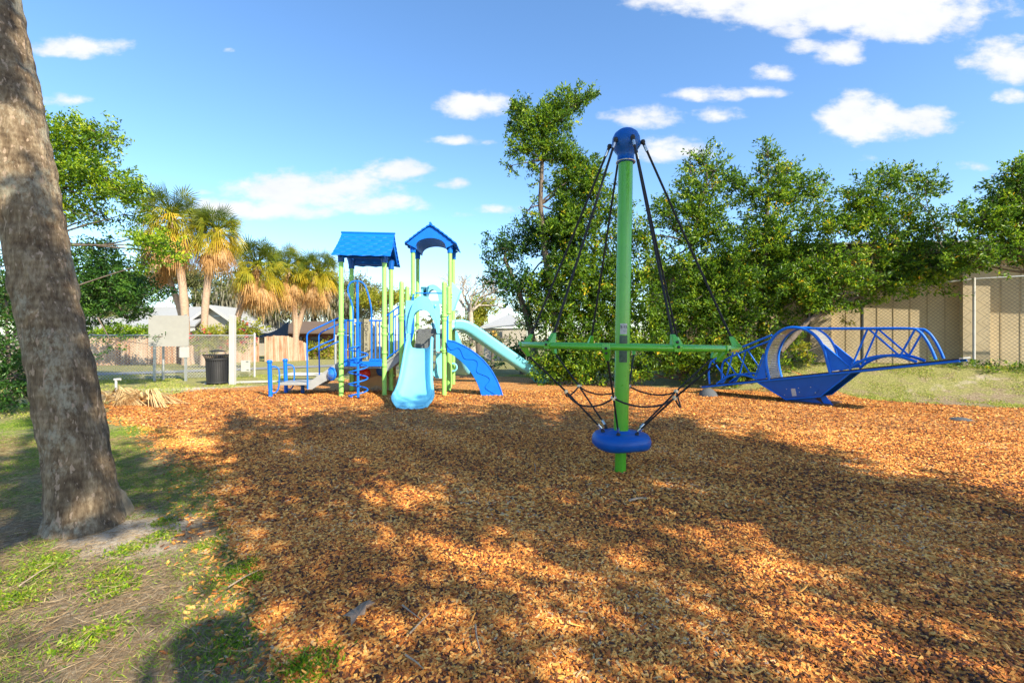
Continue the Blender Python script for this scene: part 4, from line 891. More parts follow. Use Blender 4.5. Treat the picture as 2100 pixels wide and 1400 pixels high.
# back opening hoods and rear slide
def SR(px, py, d=15.35): return P(px, py, d)
A = [SR(866+4.2*i, 611-26*math.sin(math.pi*i/10)**.7) for i in range(11)]; B = [SR(866+4.2*i, 650) for i in range(11)]
out_a = smooth_pts([SR(*q) for q in ((866, 622), (868, 600), (876, 588), (887, 583.5), (898, 588), (906, 600), (908, 622))], 4); in_a = smooth_pts([SR(*q) for q in ((874, 622), (876, 606), (880, 597), (887, 593), (894, 597), (898, 606), (900, 622))], 4)
rh = MB().strip(out_a, in_a, Vector((0, .3, 0))).build('slide_hood', AQUA, ps); MB().prism([SR(863, 588), SR(874, 588), SR(873, 626), SR(863, 626)], (0, .04, 0)).build('hood_side', AQUA, rh)
secs = []
for t, z, tilt in ((0, 1.80, 0), (.15, 1.75, .3), (.4, 1.3, .8), (.7, .6, .75), (.9, .22, .3), (1, .16, 0)):
    d_ = Vector((.18, 1, 0)).normalized(); s2 = Vector((d_.y, -d_.x, 0)); up = (FZ*math.cos(tilt)+d_*math.sin(tilt)).normalized(); secs.append(chute(Vector((-2.4, 15.35, z))+d_*2.6*t, s2, up, .27, .3))
sl3 = loft('slide', secs, AQUA, ps); sl3['label'] = 'aqua slide hidden behind the tall tower'
cr = smooth_pts([P(904, 712, 14.0), P(903, 735, 14.0), P(901, 755, 13.9), P(897, 768, 13.8), P(905, 776, 13.8), P(908, 770, 13.9)], 4)
MB().strip([p+Vector((-.14, 0, 0)) for p in cr], [p+Vector((.10, .25, 0)) for p in cr], Vector((.0, .03, .0))).build('curved_climber', AQUA2, ps)
sx = MB(); sx.tube(arc(P(929, 753, 15.2), .13, 0, 2*math.pi, 21)[:-1], .03, 8, True); sx.build('talk_tube', AQUA, ps)
# ------------------------------------------------------------------ big leaning palm on the left
def onplane(px, py, d): return P(px, py, d)
tp = thing('palm_tree', 'thick grey brown palm trunk with pale lichen leaning left in the foreground', 'palm tree', (-3.35, 3.68, 0))
keys = [(1400, 182, 3.62, .30), (1078, 172, 3.66, .245), (1040, 172, 3.68, .232), (980, 166, 3.70, .225), (900, 152, 3.72, .217), (760, 128, 3.76, .214), (600, 92, 3.82, .212), (420, 62, 3.9, .212), (240, 30, 3.98, .21), (0, -20, 4.1, .208), (-300, -85, 4.25, .205), (-900, -230, 4.5, .20)]
cl = []; rr = []
for i in range(len(keys)-1):
    for j in range(8):
        t = j/8; a = keys[i]; b = keys[i+1]; v = [a[k]+(b[k]-a[k])*t for k in range(4)]; cl.append(P(v[1], v[0], v[2])); rr.append(v[3]*.97)
mb = MB(); n = 72; vs = []; fs = []
fine = []
for i in range(len(cl)-1):
    for j in range(6): t = j/6; fine.append((cl[i].lerp(cl[i+1], t), rr[i]+(rr[i+1]-rr[i])*t))
for i, (c, r_) in enumerate(fine):
    z = c.z; ring = .0035*math.sin(z*30+2*mnoise.noise(Vector((z*2, 0, 0))))
    for k in range(n):
        a = 2*math.pi*k/n; q = Vector((math.cos(a)*2.2, math.sin(a)*2.2, z*1.4))
        fl = .022*math.exp(-max(z, 0)/.10)*(1+.7*mnoise.noise(q*1.3)); s = r_+ring+.012*mnoise.noise(q*2)+.010*mnoise.noise(Vector((q.x*5, q.y*5, z*3)))+.006*mnoise.noise(Vector((q.x*14, q.y*14, z*9)))+fl
        if mnoise.noise(Vector((q.x*3+7, q.y*3, z*2.2))) > .38: s += .008
        vs.append((c.x+s*math.cos(a), c.y+s*math.sin(a), z))
fs = [(i*n+k, i*n+(k+1) % n, (i+1)*n+(k+1) % n, (i+1)*n+k) for i in range(len(fine)-1) for k in range(n)]
mb.add(vs, fs, True); mb.build('trunk', PALMBIG, tp)
rootm = MB(); bs = G(236, 1062); prf = []
vs = []; n = 28
for i, (r_, z) in enumerate([(.17, -.03), (.16, .04), (.13, .12), (.09, .20), (.04, .26), (.0001, .28)]):
    for k in range(n):
        a = 2*math.pi*k/n; s = r_*(1+.35*mnoise.noise(Vector((math.cos(a)*1.5, math.sin(a)*1.5, z*9)))); vs.append((bs.x-.05+s*math.cos(a), bs.y+.02+s*.8*math.sin(a), z))
rootm.add(vs, [(i*n+k, i*n+(k+1) % n, (i+1)*n+(k+1) % n, (i+1)*n+k) for i in range(5) for k in range(n)], True); rootm.build('root_knob', paint('pale root crust', (.27, .21, .135), .95, var=.35, nscale=14, bmp=.8), tp)

# ------------------------------------------------------------------ sabal palms
def fan(base, d, petiole, Lf, droop, nb=17, spread=2.1, roll=.1):
    """one fan frond; returns arrays of quads"""
    d = d/np.linalg.norm(d); up = np.array([0, 0, 1.0]); s = np.cross(d, up); s = s/max(np.linalg.norm(s), 1e-6); u = np.cross(s, d); ro = rng.normal(0, roll); s, u = s*math.cos(ro)+u*math.sin(ro), u*math.cos(ro)-s*math.sin(ro)
    V = []; w = .025; p0 = base; p1 = base+d*petiole-up*droop*.12
    V += [p0+s*w, p0-s*w, p1-s*w*.6, p1+s*w*.6]
    for i in range(nb):
        a = -spread/2+spread*i/(nb-1); l = Lf*(1-.28*abs(a)/(spread/2))*rng.uniform(.85, 1.1)
        bd = d*math.cos(a)+s*math.sin(a)+u*(.22*math.cos(a*2))*.5; bd = bd/np.linalg.norm(bd); sd_ = np.cross(bd, u); sd_ = sd_/max(np.linalg.norm(sd_), 1e-6)
        m1 = p1+bd*l*.5-up*droop*.10*l; m2 = p1+bd*l*.86-up*droop*(.45+.2*rng.random())*l; ww = .021*Lf
        V += [p1, p1+bd*.02, m1+sd_*ww, m1-sd_*ww]; V += [m1-sd_*ww, m1+sd_*ww, m2+sd_*.004, m2-sd_*.004]
    return V
def palm_meshes():
    G_ = []; GR = []; D_ = []; DR = []
    for i in range(100):
        sn = rng.uniform(-.55, .97); el = math.asin(sn); az = i*2.39996+rng.normal()*.25; d = np.array([math.cos(az)*math.cos(el), math.sin(az)*math.cos(el), math.sin(el)])
        q = fan(np.array([0, 0, rng.uniform(-.1, .2)]), d, rng.uniform(.35, .75), rng.uniform(.55, .8), .25+.9*max(0, .7-sn), 16, 2.5, .75); G_ += q; GR += list(np.clip(.43-.34*sn+rng.normal()*.13+rng.normal(0, .08, len(q)//4), 0, 1))
    for i in range(75):
        az = i*2.39996; el = rng.uniform(-1.4, -.30); d = np.array([math.cos(az)*math.cos(el), math.sin(az)*math.cos(el), math.sin(el)])
        q = fan(np.array([0, 0, rng.uniform(-.35, -.05)]), d, rng.uniform(.35, .75), rng.uniform(.45, .7), 1.25, 11, 1.5); D_ += q; DR += list(np.clip(.5+rng.normal()*.2+rng.normal(0, .12, len(q)//4), 0, 1))
    return np.array(G_), np.array(GR), np.array(D_), np.array(DR)
PV = [palm_meshes() for _ in range(2)]
protos = []
for gv, gr, dv, dr in PV:
    e = bpy.data.objects.new('palm_tree', None); g = npmesh('crown', gv, np.arange(len(gv)).reshape(-1, 4), PALM_G, gr, e); d_ = npmesh('dead_fronds', dv, np.arange(len(dv)).reshape(-1, 4), PALM_D, dr, e)
    protos.append((g, d_))
palms = [((352, 448), (372, 648), 27, 1.85, 30, 'tallest palm, its crown partly behind the oak branch at left'), ((443, 474), (424, 690), 27, 1.5, 26, 'palm with a round crown and slim straight pink trunk, second from left'),
         ((330, 530), (362, 640), 28.5, 1.15, 22, 'low small palm crown tucked under the tallest palm'),
         ((528, 545), (480, 700), 30, 1.75, 24, 'leaning palm with wide skirt of dead fronds behind the white post'), ((590, 552), (605, 738), 33, 1.65, 22, 'palm with trunk rising beside the end of the wood fence'),
         ((652, 558), (598, 737), 33.5, 1.6, 22, 'palm leaning right, nearest to the play structure tower')]
for i, ((cx_, cy_), (bx_, by_), d, s, tw, lb) in enumerate(palms):
    top = P(cx_, cy_, d); bot = P(bx_, by_, d); dz = (top-bot); bot = bot-dz*(bot.z/dz.z)
    t = thing('palm_tree', lb, 'palm tree', tuple(bot), 0, 'palms beyond the fence'); mb = MB(); r_ = tw/F*d/2*.50
    pts = [bot.lerp(top, k/14)+Vector((math.sin(k/14*math.pi)*.25*(-1)**i, 0, 0)) for k in range(15)]
    mb.tube([p-Vector((0, 0, .1)) if k == 0 else p for k, p in enumerate(pts)], [r_*(1.25 if k == 0 else 1+.06*math.sin(k*2.3)) for k in range(15)], 12); mb.build('trunk', BARK_P, t)
    for src in protos[i % 2]:
        c = src.copy(); COL.objects.link(c); c.parent = t; c.matrix_parent_inverse = Matrix.Identity(4); c.location = top-bot; c.rotation_euler = (0, 0, i*1.3); c.scale = (s*.98, s*.98, s*1.0) if src is protos[i % 2][0] else (s*.95, s*.95, s*1.1)
for g, d_ in protos: bpy.data.objects.remove(g); bpy.data.objects.remove(d_)

# ------------------------------------------------------------------ broadleaf trees
B = pxblob
d = 13.0
make_tree('oak_tree', 'bright green broadleaf tree reaching right from behind the leaning palm trunk', [P(40, 790, d), P(60, 650, d), P(80, 500, d), P(110, 380, d), P(140, 300, d)], .17, .05,
 [B(150,290,d,60,52,.9), B(215,280,d,32,34,.6,.8), B(140,360,d,60,40,.9), B(210,370,d-.2,62,42,.9), B(265,395,d-.3,36,28,.6), B(130,430,d,50,30,.8,.7), B(200,440,d,45,28,.7,.6), B(255,440,d,32,16,.5,.5), B(320,500,d-.4,52,24,.6), B(360,522,d-.4,32,16,.5,.8), B(270,490,d,36,18,.5,.5),
  B(300,540,d-.4,40,14,.4,.7)], LEAF_T, BARK_O, per_m3=73.5, nleaf=30, L=.105, clump=.17)
make_tree('oak_underside', 'darker underside of the bright oak, built as its own tree, left of the sign panel', [P(90, 800, 13.6), P(120, 680, 13.6), P(160, 600, 13.6), P(210, 560, 13.6)], .12, .05,  # lower crown of the left tree, its darkness put into the leaf colour
 [B(200,520,13.4,62,30,.8,.7), B(220,575,13.4,82,44,.9,1.1), B(285,610,13.2,55,34,.7,.9), B(190,625,13.4,55,34,.7,1), B(262,650,13.3,30,20,.5,.7), B(150,660,13.4,50,34,.6,.8)], LEAF_DK, BARK_O, per_m3=70, nleaf=30, L=.105, clump=.17, tone=.12)
make_tree('evergreen_bush', 'dense dark green bush at the far left behind the palm trunk', [P(20, 830, 9.2), P(20, 760, 9.2), P(15, 690, 9.2)], .06, .03,
 [B(-10,700,9.2,62,75,.9), B(30,770,9.0,55,62,.8), B(-30,790,9.2,70,60,.9), B(10,610,9.4,48,62,.8,.8), B(-30,560,9.6,50,55,.8)], LEAF_DK, BARK_O, cat='bush', per_m3=59.5, nleaf=30, L=.09, clump=.16)
d = 15.6
make_tree('tall_fig_tree', 'tallest slender tree with an open crown and bare lower twigs, centre of the photo', [P(1172, 775, d), P(1135, 650, d), P(1118, 520, d), P(1108, 420, d), P(1112, 330, d), P(1122, 260, d)], .14, .045,
 [B(1180,205,d,40,22,.5,1.1), B(1140,215,d,30,24,.5,.9), B(1205,200,d,17,15,.3,1.3), B(1135,250,d,42,30,.6,1.1), B(1065,235,d,24,32,.5,1.1), B(1090,262,d,38,34,.6,1.1), B(1070,305,d,32,34,.5,.8), B(1125,300,d,48,34,.6), B(1165,330,d,32,36,.6), B(1048,340,d,12,16,.3,.8), B(1100,345,d,18,16,.4,.6), B(1110,372,d,26,14,.4,.4), B(1085,430,d,18,26,.4,.35), B(1150,385,d,28,26,.5,.8), B(1130,470,d,34,34,.6,.8),
  B(1190,375,d,42,40,.7), B(1215,350,d,28,30,.5,.9), B(1160,430,d,30,44,.7,.9)], LEAF_R, BARK_O, per_m3=115.661, nleaf=26, L=.115, clump=.15)
make_tree('fig_tree', 'dark leafy tree leaning left beside the tall slender tree, above the slide end', [P(1105, 770, 16.2), P(1085, 660, 16.2), P(1060, 590, 16.2), P(1035, 530, 16.2)], .15, .06,
 [B(1040,510,16.2,52,34,.7,.8), B(1095,480,16.2,45,36,.7,.8), B(1020,560,16.2,36,32,.6,.6), B(1065,590,16.2,52,44,.7,.8), B(1080,660,16.2,34,38,.6,.5), B(1150,500,16,50,50,.8,.9)], LEAF_DK, BARK_O, per_m3=73.5, nleaf=26, L=.12, clump=.19, tone=.05)
make_tree('fig_tree', 'broad bushy tree filling the space behind the rope spinner pole', [P(1215, 775, 15.6), P(1210, 650, 15.6), P(1220, 520, 15.6)], .12, .05,
 [B(1185,470,15.6,50,55,.9), B(1225,420,15.6,34,45,.7,.8), B(1175,560,15.5,60,52,.9), B(1230,600,15.4,55,62,.9), B(1160,640,15.5,52,50,.8), B(1215,700,15.2,75,50,.8), B(1140,720,15.4,45,50,.7,.8), B(1260,530,15.4,42,50,.8,.8), B(1200,755,15.0,80,30,.7), B(1120,600,15.6,40,50,.6,.8), B(1270,450,15.4,34,46,.6,.7), B(1275,650,15.2,40,60,.8,.9), B(1130,760,15.3,50,26,.6,.9)], LEAF_R, BARK_O, per_m3=63.427, nleaf=28, L=.125, clump=.2, tone=-.02)
make_tree('fig_tree', 'bushy tree with upright pointed leaders just right of the green spinner pole', [P(1400, 778, 15), P(1400, 650, 15), P(1420, 500, 15), P(1440, 400, 15)], .12, .05,
 [B(1440,330,15,16,36,.4,1.3), B(1415,345,15,14,28,.4,1.2), B(1465,350,15,22,40,.5,1.1), B(1430,400,15,50,40,.8), B(1500,370,15,26,36,.6,.9), B(1370,440,15,38,44,.8,.8), B(1440,470,15,62,52,1), B(1320,480,15,30,48,.7,.7), B(1350,540,15,52,52,.9,.7), B(1430,560,14.8,70,52,1,.8), B(1300,600,15,42,60,.8,.7), B(1370,640,14.8,60,50,.9,.9), B(1450,650,14.6,62,52,.9,.9), B(1330,715,14.6,75,46,.8), B(1430,735,14.4,75,42,.8), B(1300,755,14.4,50,26,.6)], LEAF_R, BARK_O, per_m3=50.3685, nleaf=28, L=.125, clump=.2)
make_tree('fig_tree', 'large tree with two tall peaks rising above the tunnel seesaw', [P(1560, 775, 14.4), P(1560, 650, 14.4), P(1570, 500, 14.4), P(1575, 400, 14.4)], .13, .05,
 [B(1575,320,14.4,17,32,.4,1.4), B(1590,350,14.4,30,32,.5,1.1), B(1622,345,14.4,18,26,.4,1.1), B(1545,400,14.4,44,40,.7), B(1610,400,14.4,50,42,.8), B(1665,395,14.4,34,30,.6,.9), B(1690,370,14.4,18,20,.4,.9), B(1680,440,14.4,32,34,.6,.8), B(1580,480,14.4,70,55,1), B(1510,520,14.3,52,55,.9,.8), B(1620,540,14.2,70,42,.9,.8), B(1560,590,14.0,72,45,.9,.9), B(1640,610,13.8,62,34,.8,.9), B(1530,660,13.9,60,48,.8,.8), B(1600,665,13.8,45,30,.6,.7), B(1500,735,14.0,70,46,.8,1), B(1450,600,14.4,60,50,.8,.8), B(1545,755,14.3,60,26,.6,.8), B(1600,720,14.2,60,36,.6,.5)], LEAF_R, BARK_O, per_m3=54.0995, nleaf=28, L=.12, clump=.19)
d = 13.2
make_tree('leaning_fig_tree', 'tree with a long trunk leaning right in front of the tan wall', [P(1600, 720, d), P(1660, 655, d), P(1730, 620, d), P(1800, 592, d), P(1870, 570, d), P(1940, 520, d)], .085, .03,
 [B(1760,400,d,46,40,.6,.75), B(1830,370,d,60,32,.6,.75), B(1895,385,d,42,34,.5,.7), B(1800,430,d,66,34,.6,.7), B(1860,440,d,50,28,.6,.5), B(1720,520,d,50,32,.6,.5), B(1790,500,d,40,22,.5,.4), B(1830,530,d-.2,60,30,.6,.8), B(1900,520,d-.2,52,30,.6,.7), B(1740,570,d-.3,56,30,.6,.9), B(1820,585,d-.3,62,30,.5,.9), B(1900,575,d-.3,55,24,.5,.7), B(1690,620,d-.1,52,28,.5,.9), B(1765,625,d,50,18,.4,.6), B(1935,600,d-.2,26,12,.3,.5), B(1850,480,d,70,30,.6,.7), B(1705,470,d,36,34,.5,.8), B(1745,460,d,40,30,.5,.7), B(1965,440,d,30,30,.4,.6), B(1640,560,d,36,40,.5,.8), B(1780,460,d,50,34,.6,.7), B(1930,470,d,34,30,.5,.5), B(1690,560,d,44,40,.6,.8), B(1660,600,d,40,36,.6,.9), B(1880,550,d-.3,60,24,.5,.8), B(1950,545,d-.3,44,24,.5,.7)], LEAF_R, BARK_O, per_m3=93.275, nleaf=26, L=.11, clump=.17)
d = 11.6
make_tree('fig_tree', 'tree at the right edge of the photo hanging over the wall', [P(2190, 760, d), P(2170, 640, d), P(2110, 560, d), P(2080, 470, d)], .10, .04,
 [B(2075,380,d,40,44,.6,.8), B(2040,410,d,26,30,.4,.7), B(2110,420,d,45,50,.6), B(2010,450,d,34,26,.5,.7), B(2060,470,d,52,34,.6,.8), B(1990,500,d,45,26,.5,.7), B(2070,520,d,50,24,.5,.7), B(2020,545,d,60,18,.4,.6), B(2130,480,d,50,50,.7), B(1980,530,d,50,22,.5,.8), B(2050,440,d,60,34,.6,.8), B(2085,350,d,26,24,.4,.9)], LEAF_R, BARK_O, per_m3=111.93, nleaf=26, L=.105, clump=.16)
# dry frond hanging behind the ring and dead frond heap on the chips
def frondheap(name, label, cat, spots, m, bend=1):
    V = []; 
    for (bx_, by_, bz_), dvec, lf, sp_, dr in spots: V += fan(np.array([bx_, by_, bz_]), np.array(dvec), .5*lf, lf, dr, 20, sp_)
    V = np.array(V); o = npmesh(name, V, np.arange(len(V)).reshape(-1, 4), m, np.repeat(np.clip(rng.normal(.5, .25, len(V)//4), 0, 1), 1)); tag(o, label, cat); return o
c = G(272, 832)
mb = []; rq = []
for i in range(330):
    g_ = i % 11; a0 = g_*.6+random.gauss(0, .16); hub = Vector((c.x+.5*math.sin(g_*2.3), c.y+.16*math.cos(g_*1.7), .06+.025*g_)); Lr = random.uniform(.40, .95); e = Vector((math.cos(a0), math.sin(a0)*.45, 0)); sd_ = Vector((-e.y, e.x, 0)).normalized(); w_ = random.uniform(.008, .016); hh = random.uniform(.04, .26); pts = []
    for k in range(6):
        t = k/5; pts.append(hub+e*Lr*t+Vector((0, 0, hh*math.sin(math.pi*min(1, t*1.1))-max(0, hub.z-.03)*t)))
    for k in range(5):
        wa = w_*(1-.75*(k/5)); wb = w_*(1-.75*((k+1)/5)); tw_ = Vector((0, 0, .4*w_)); mb += [pts[k]+sd_*wa+tw_, pts[k]-sd_*wa, pts[k+1]-sd_*wb, pts[k+1]+sd_*wb+tw_]; rq.append(random.random())
for k in range(3):
    b_ = Vector((c.x-.15+.1*k, c.y+.1, .12)); mb += [b_+Vector((-.05, 0, 0)), b_+Vector((.04, 0, 0)), b_+Vector((-.16, 0, .30)), b_+Vector((-.24, .02, .27))]; rq.append(.8)
o = npmesh('dead_frond_pile', np.array([tuple(v) for v in mb]), np.arange(len(mb)).reshape(-1, 4), paint('dry frond strip', (.52, .35, .16), .8, var=.35, nscale=5), np.array(rq)); tag(o, 'heap of dry tan palm fronds lying on the chips near the palm trunk', 'palm fronds')
c = P(1130, 672, 15); t0 = G(1165, 778)
fr = frondheap('hanging_dead_frond', 'brown dried palm frond drooping behind the left side of the green ring', 'palm frond', [((c.x, c.y, c.z), (.9, 0, -.1), .75, .9, .9), ((c.x, c.y, c.z+.05), (1, .2, .05), .7, .7, .8)], PALM_D)
dt = MB(); dt.tube([t0-FZ*.02, t0+FZ*.10, t0+Vector((.05, 0, .4)), t0+Vector((.22, 0, 1.0))], [.10, .05, .03, .015], 8); o = dt.build('bare_sapling', BARK_G); tag(o, 'thin bare tan stem standing at the chip edge behind the spinner', 'sapling')
# shrubs under the fence at right, hedge and vine
make_tree('low_shrub', 'weedy green shrub at the foot of the wall by the white fence post', [P(2040, 760, 12.4), P(2040, 745, 12.4)], .02, .01,
 [B(2000,748,12.6,36,12,.3,.8), B(2060,756,12.2,45,14,.3), B(2120,765,11.8,40,18,.3), B(1930,742,13,30,7,.25,.6)], LEAF_R, BARK_O, cat='shrub', per_m3=210, nleaf=20, L=.07, clump=.09, limbs=False)
make_tree('low_shrub', 'yellow green sapling seen through the seesaw tunnel', [G(1655, 770), P(1655, 720, 12.9)], .02, .01, [B(1640,715,13,20,14,.25,.8), B(1660,740,13,14,10,.2,.8), B(1735,660,13.6,8,10,.2,.6)], LEAF_Y, BARK_O, cat='shrub', per_m3=192.5, nleaf=18, L=.10, clump=.12)
make_tree('flowering_bush', 'leafy bush with red flowers growing over the wood fence near the white post', [P(440, 740, 24), P(440, 700, 24)], .04, .02, [B(430,690,24,48,16,.6), B(470,680,24,40,18,.6,.8), B(450,712,23.8,45,18,.5,.9), B(510,672,24,36,18,.6,.6), B(500,700,24,30,18,.5,.6)], LEAF_Y, BARK_O, cat='bush', per_m3=45.5, nleaf=24, L=.15, clump=.22)
fl_, _ = foliage('flowers', [B(*q) for q in ((505,668,23.8,16,8,.3), (425,686,23.6,40,6,.4), (515,690,23.7,22,7,.3), (470,708,23.4,32,10,.3), (400,690,23.6,14,5,.3))], FLOWER, None, per_m3=30, nleaf=5, L=.13, ratio=.9, clump=.14)
fl_['kind'] = 'stuff'; setpar(fl_, [o for o in COL.objects if o.name == 'flowering_bush'][0])
make_tree('vine', 'bright green vine growing along the top of the wood fence at left', [P(200, 735, 25.5), P(250, 690, 25.5)], .03, .02, [B(200+22*i, 684-3*(i % 3), 25.5, 20, 13, .5, .9) for i in range(6)], LEAF_T, BARK_O, cat='vine', per_m3=59.5, nleaf=24, L=.16, clump=.22)
make_tree('hanging_branch', 'thin dark leafy twig hanging down in front of the wood fence at left', [P(200, 650, 13), P(225, 695, 13), P(300, 705, 13)], .02, .008, [B(215,705,13,22,8,.2,.6), B(245,712,13,14,6,.2,.6), B(208,728,13,12,10,.2,.7), B(250,690,13,26,4,.2,.5), B(330,690,13,30,3,.15,.4)], LEAF_DK, BARK_O, cat='branch', per_m3=210, nleaf=14, L=.08, clump=.09)
make_tree('low_hedge', 'rounded bright green hedge below the brick house behind the ramp rails', [P(650, 742, 36), P(650, 725, 36)], .05, .03, [B(622,722,36,24,14,.8), B(660,718,36,30,18,.8), B(690,722,36,20,14,.8)], LEAF_Y, BARK_O, cat='hedge', per_m3=21, nleaf=26, L=.2, clump=.3, limbs=False)
# distant oaks with moss
oaks = [((40, 600), 40, 90, 70, 'dark oak at the far left edge behind the palm trunk'), ((180, 610), 42, 80, 56, 'oak behind the vine covered fence at left'), ((245, 600), 46, 70, 55, 'oak behind the left end of the grey house'), ((400, 590), 47, 62, 50, 'oak behind the grey house gable, between two palm trunks'), ((480, 600), 48, 60, 52, 'oak behind the white post and flowering bush'), ((560, 620), 46, 55, 48, 'mossy oak with a curved trunk behind the shade sail'), ((640, 600), 48, 62, 60, 'oak rising behind the palms nearest the tower'), ((730, 600), 50, 58, 62, 'mossy oak seen between the posts of the left tower'), ((790, 625), 46, 50, 36, 'small yellow green oak behind the bridge rails'),
        ((985, 640), 44, 42, 42, 'yellow green oak behind the side slide')]
for i, ((cx_, cy_), d, rx, ry, lb) in enumerate(oaks):
    bse = P(cx_, 0, d); bse.z = 0; m_ = LEAF_Y if i in (8, 9) else LEAF_O
    t = make_tree('live_oak', lb, [bse, P(cx_-8, 690, d), P(cx_+6, 650, d), P(cx_, cy_, d)], .38, .14,
      [(P(cx_+random.uniform(-.75, .75)*rx, cy_+random.uniform(-.6, .7)*ry, d+random.uniform(-1.5, 1.5)), (rx*d/F*.48, 1.6, ry*d/F*.42), random.uniform(.6, 1.1)) for _ in range(9)], m_, BARK_O, group='oaks in the far background', per_m3=5.0, nleaf=26, L=.26, clump=.5, tone=.05)
    if i in (4, 5, 6, 7):
        k = 900; px_ = rng.normal(cx_, rx*.45, k); py_ = rng.normal(cy_+ry*.3, ry*.35, k); z_ = EYE-(py_-HY)/F*d; x_ = (px_-CX)/F*d
        pts = np.stack([x_, d+rng.normal(0, 1, k)-1, z_], 1); V, Fq = leafquads(pts, unit(np.stack([rng.normal(0, .12, k), rng.normal(0, .12, k), -np.ones(k)], 1)), rng.uniform(.4, 1.3, k), rng.uniform(.06, .16, k)); mo_ = npmesh('hanging_moss', V, Fq, MOSS, rng.random(k), t); mo_['kind'] = 'stuff'
for (cx_, cy_, d, rx, ry, lb, m_) in ((900, 655, 52, 60, 28, 'dark distant tree low behind the tall tower', LEAF_O), (1120, 640, 30, 60, 60, 'yellowish tree behind the leaning dark tree', LEAF_Y), (1010, 700, 24, 60, 22, 'grey green scrub growing along the wire fence behind the side slide', LEAF_O), (960, 735, 23, 60, 22, 'low scrub on the fence line left of the slide', LEAF_DK), (1070, 725, 20, 40, 34, 'dark scrub on the fence behind the end of the slide', LEAF_DK)):
    bse = P(cx_, 0, d); bse.z = 0
    make_tree('background_tree' if 'tree' in lb else 'scrub_bush', lb, [bse, P(cx_, cy_+ry*.3, d)], .12, .05, [(P(cx_+random.uniform(-.7, .7)*rx, cy_+random.uniform(-.6, .6)*ry, d+random.uniform(-.5, .5)), (rx*d/F*.5, .8, ry*d/F*.5), .9) for _ in range(7)], m_, BARK_O, cat='tree' if 'tree' in lb else 'scrub', per_m3=4.5 if d < 40 else 2, nleaf=26, L=.2 if d < 40 else .3, clump=.34, tone=.1)
# bare tree
d = 26; bt = thing('bare_tree', 'leafless pale twiggy tree behind the blue climber and side slide', 'tree', tuple(G(975, 741)))
mb = MB(); b0 = P(972, 741, d); b0.z = 0; f0 = P(965, 640, d)
def grow(p, dr, L_, r_, lev):
    q = p+dr*L_; limb(mb, p, q, r_, r_*.6, .09, 5, 3)
    if lev == 0: return
    for k in range(3 if lev > 1 else 4):
        nd = (dr+Vector((random.gauss(0, .5), random.gauss(0, .4), random.gauss(.05, .35)))).normalized(); grow(q if k < 2 else p.lerp(q, .6), nd, L_*random.uniform(.6, .85), r_*.6, lev-1)
limb(mb, b0, f0, .22, .13, .03, 8, 6)
for dx in (-.75, -.35, .1, .5, .9): grow(f0, Vector((dx, random.uniform(-.3, .3), .8)).normalized(), .95, .085, 4)
mb.build('branches', BARK_G, bt)

# ------------------------------------------------------------------ off-frame oaks whose crowns shade the chips
def shade_prob(px, py):
    s = np.full(px.shape, .80)
    tb = np.interp(px, [100, 270, 420, 600, 780, 900, 1100, 1250, 1500, 1700, 1900, 2100, 2400], [905, 885, 868, 855, 842, 842, 838, 850, 882, 925, 975, 1030, 1110])
    tb = tb+13*np.sin(px*.035)+8*np.sin(px*.083+2)+7*np.sin(px*.021+1); s = s*(.35+.65*sstep(tb, tb+26, py))
    s = s-.40*(1-sstep(380, 640, px))-.17*sstep(1000, 1180, py); s = np.where(py < tb, 0, s)
    def E(cx_, cy_, rx, ry, a, rot=0):
        c_, s_ = math.cos(R(rot)), math.sin(R(rot)); dx = px-cx_; dy = py-cy_; u = (dx*c_+dy*s_)/rx; v = (-dx*s_+dy*c_)/ry; return a*np.exp(-(u*u+v*v))
    s = s+E(1250, 930, 420, 60, .35, 8)+E(1750, 1050, 420, 40, .3, 22)+E(900, 900, 250, 45, .3)+E(500, 1110, 160, 60, .1)
    for e in ((815,1015,110,30,.8,0), (940,1130,210,55,.6,12), (1290,1075,200,22,.45,25), (1550,1130,260,32,.5,28), (1700,1290,330,46,.55,32), (1420,1240,240,40,.45,35), (1150,1230,170,45,.35,30), (1330,985,120,14,.45,12), (1980,1160,150,26,.4,30), (420,910,90,18,.45,0), (330,1150,150,60,.5,0), (160,1240,150,60,.55,0), (200,920,170,30,.3,0), (60,870,150,36,.9,0), (90,1140,80,30,.6,0), (1250,1380,250,35,.3,20), (250,1370,160,30,.6,0), (1800,960,150,18,.45,14)):
        cx_, cy_, rx, ry, a, ro = e; s = s-E(cx_, cy_, rx, ry, a, ro)
    s = s*(1-.5*np.clip(np.sin(px*.013+py*.021)*np.sin(px*.031-py*.047+1)+.1, 0, 1)*(py < 1000)); return np.clip(s, 0, 1)
kk_ = 60000; dd_ = 1.75+(10.6-1.75)*rng.random(kk_)**.75; uu_ = rng.uniform(-1.3, 1.35, kk_); gx = uu_*dd_; gy = dd_
px_ = CX+F*uu_; py_ = HY+F*EYE/dd_
pr_ = shade_prob(px_, py_); 
keep = rng.random(kk_)*1.02 < pr_*np.clip(dd_/7.0, .12, 1); gx, gy = gx[keep], gy[keep]
gr = np.round(gx/.16)*.16; n = len(gx); hgt = 5.2+2.6*rng.random(n)+.35*np.abs(gy-2)
Ls = hgt/math.tan(SUN_EL); C3 = np.stack([gx+SUN_H.x*Ls, gy+SUN_H.y*Ls, hgt], 1)
tg = []
def aim(p, h0):   # leaf cluster on the sun ray through p
    Lr = (h0-p[2])/math.sin(SUN_EL); return [p[0]+SUN_DIR.x*Lr, p[1]+SUN_DIR.y*Lr, h0]
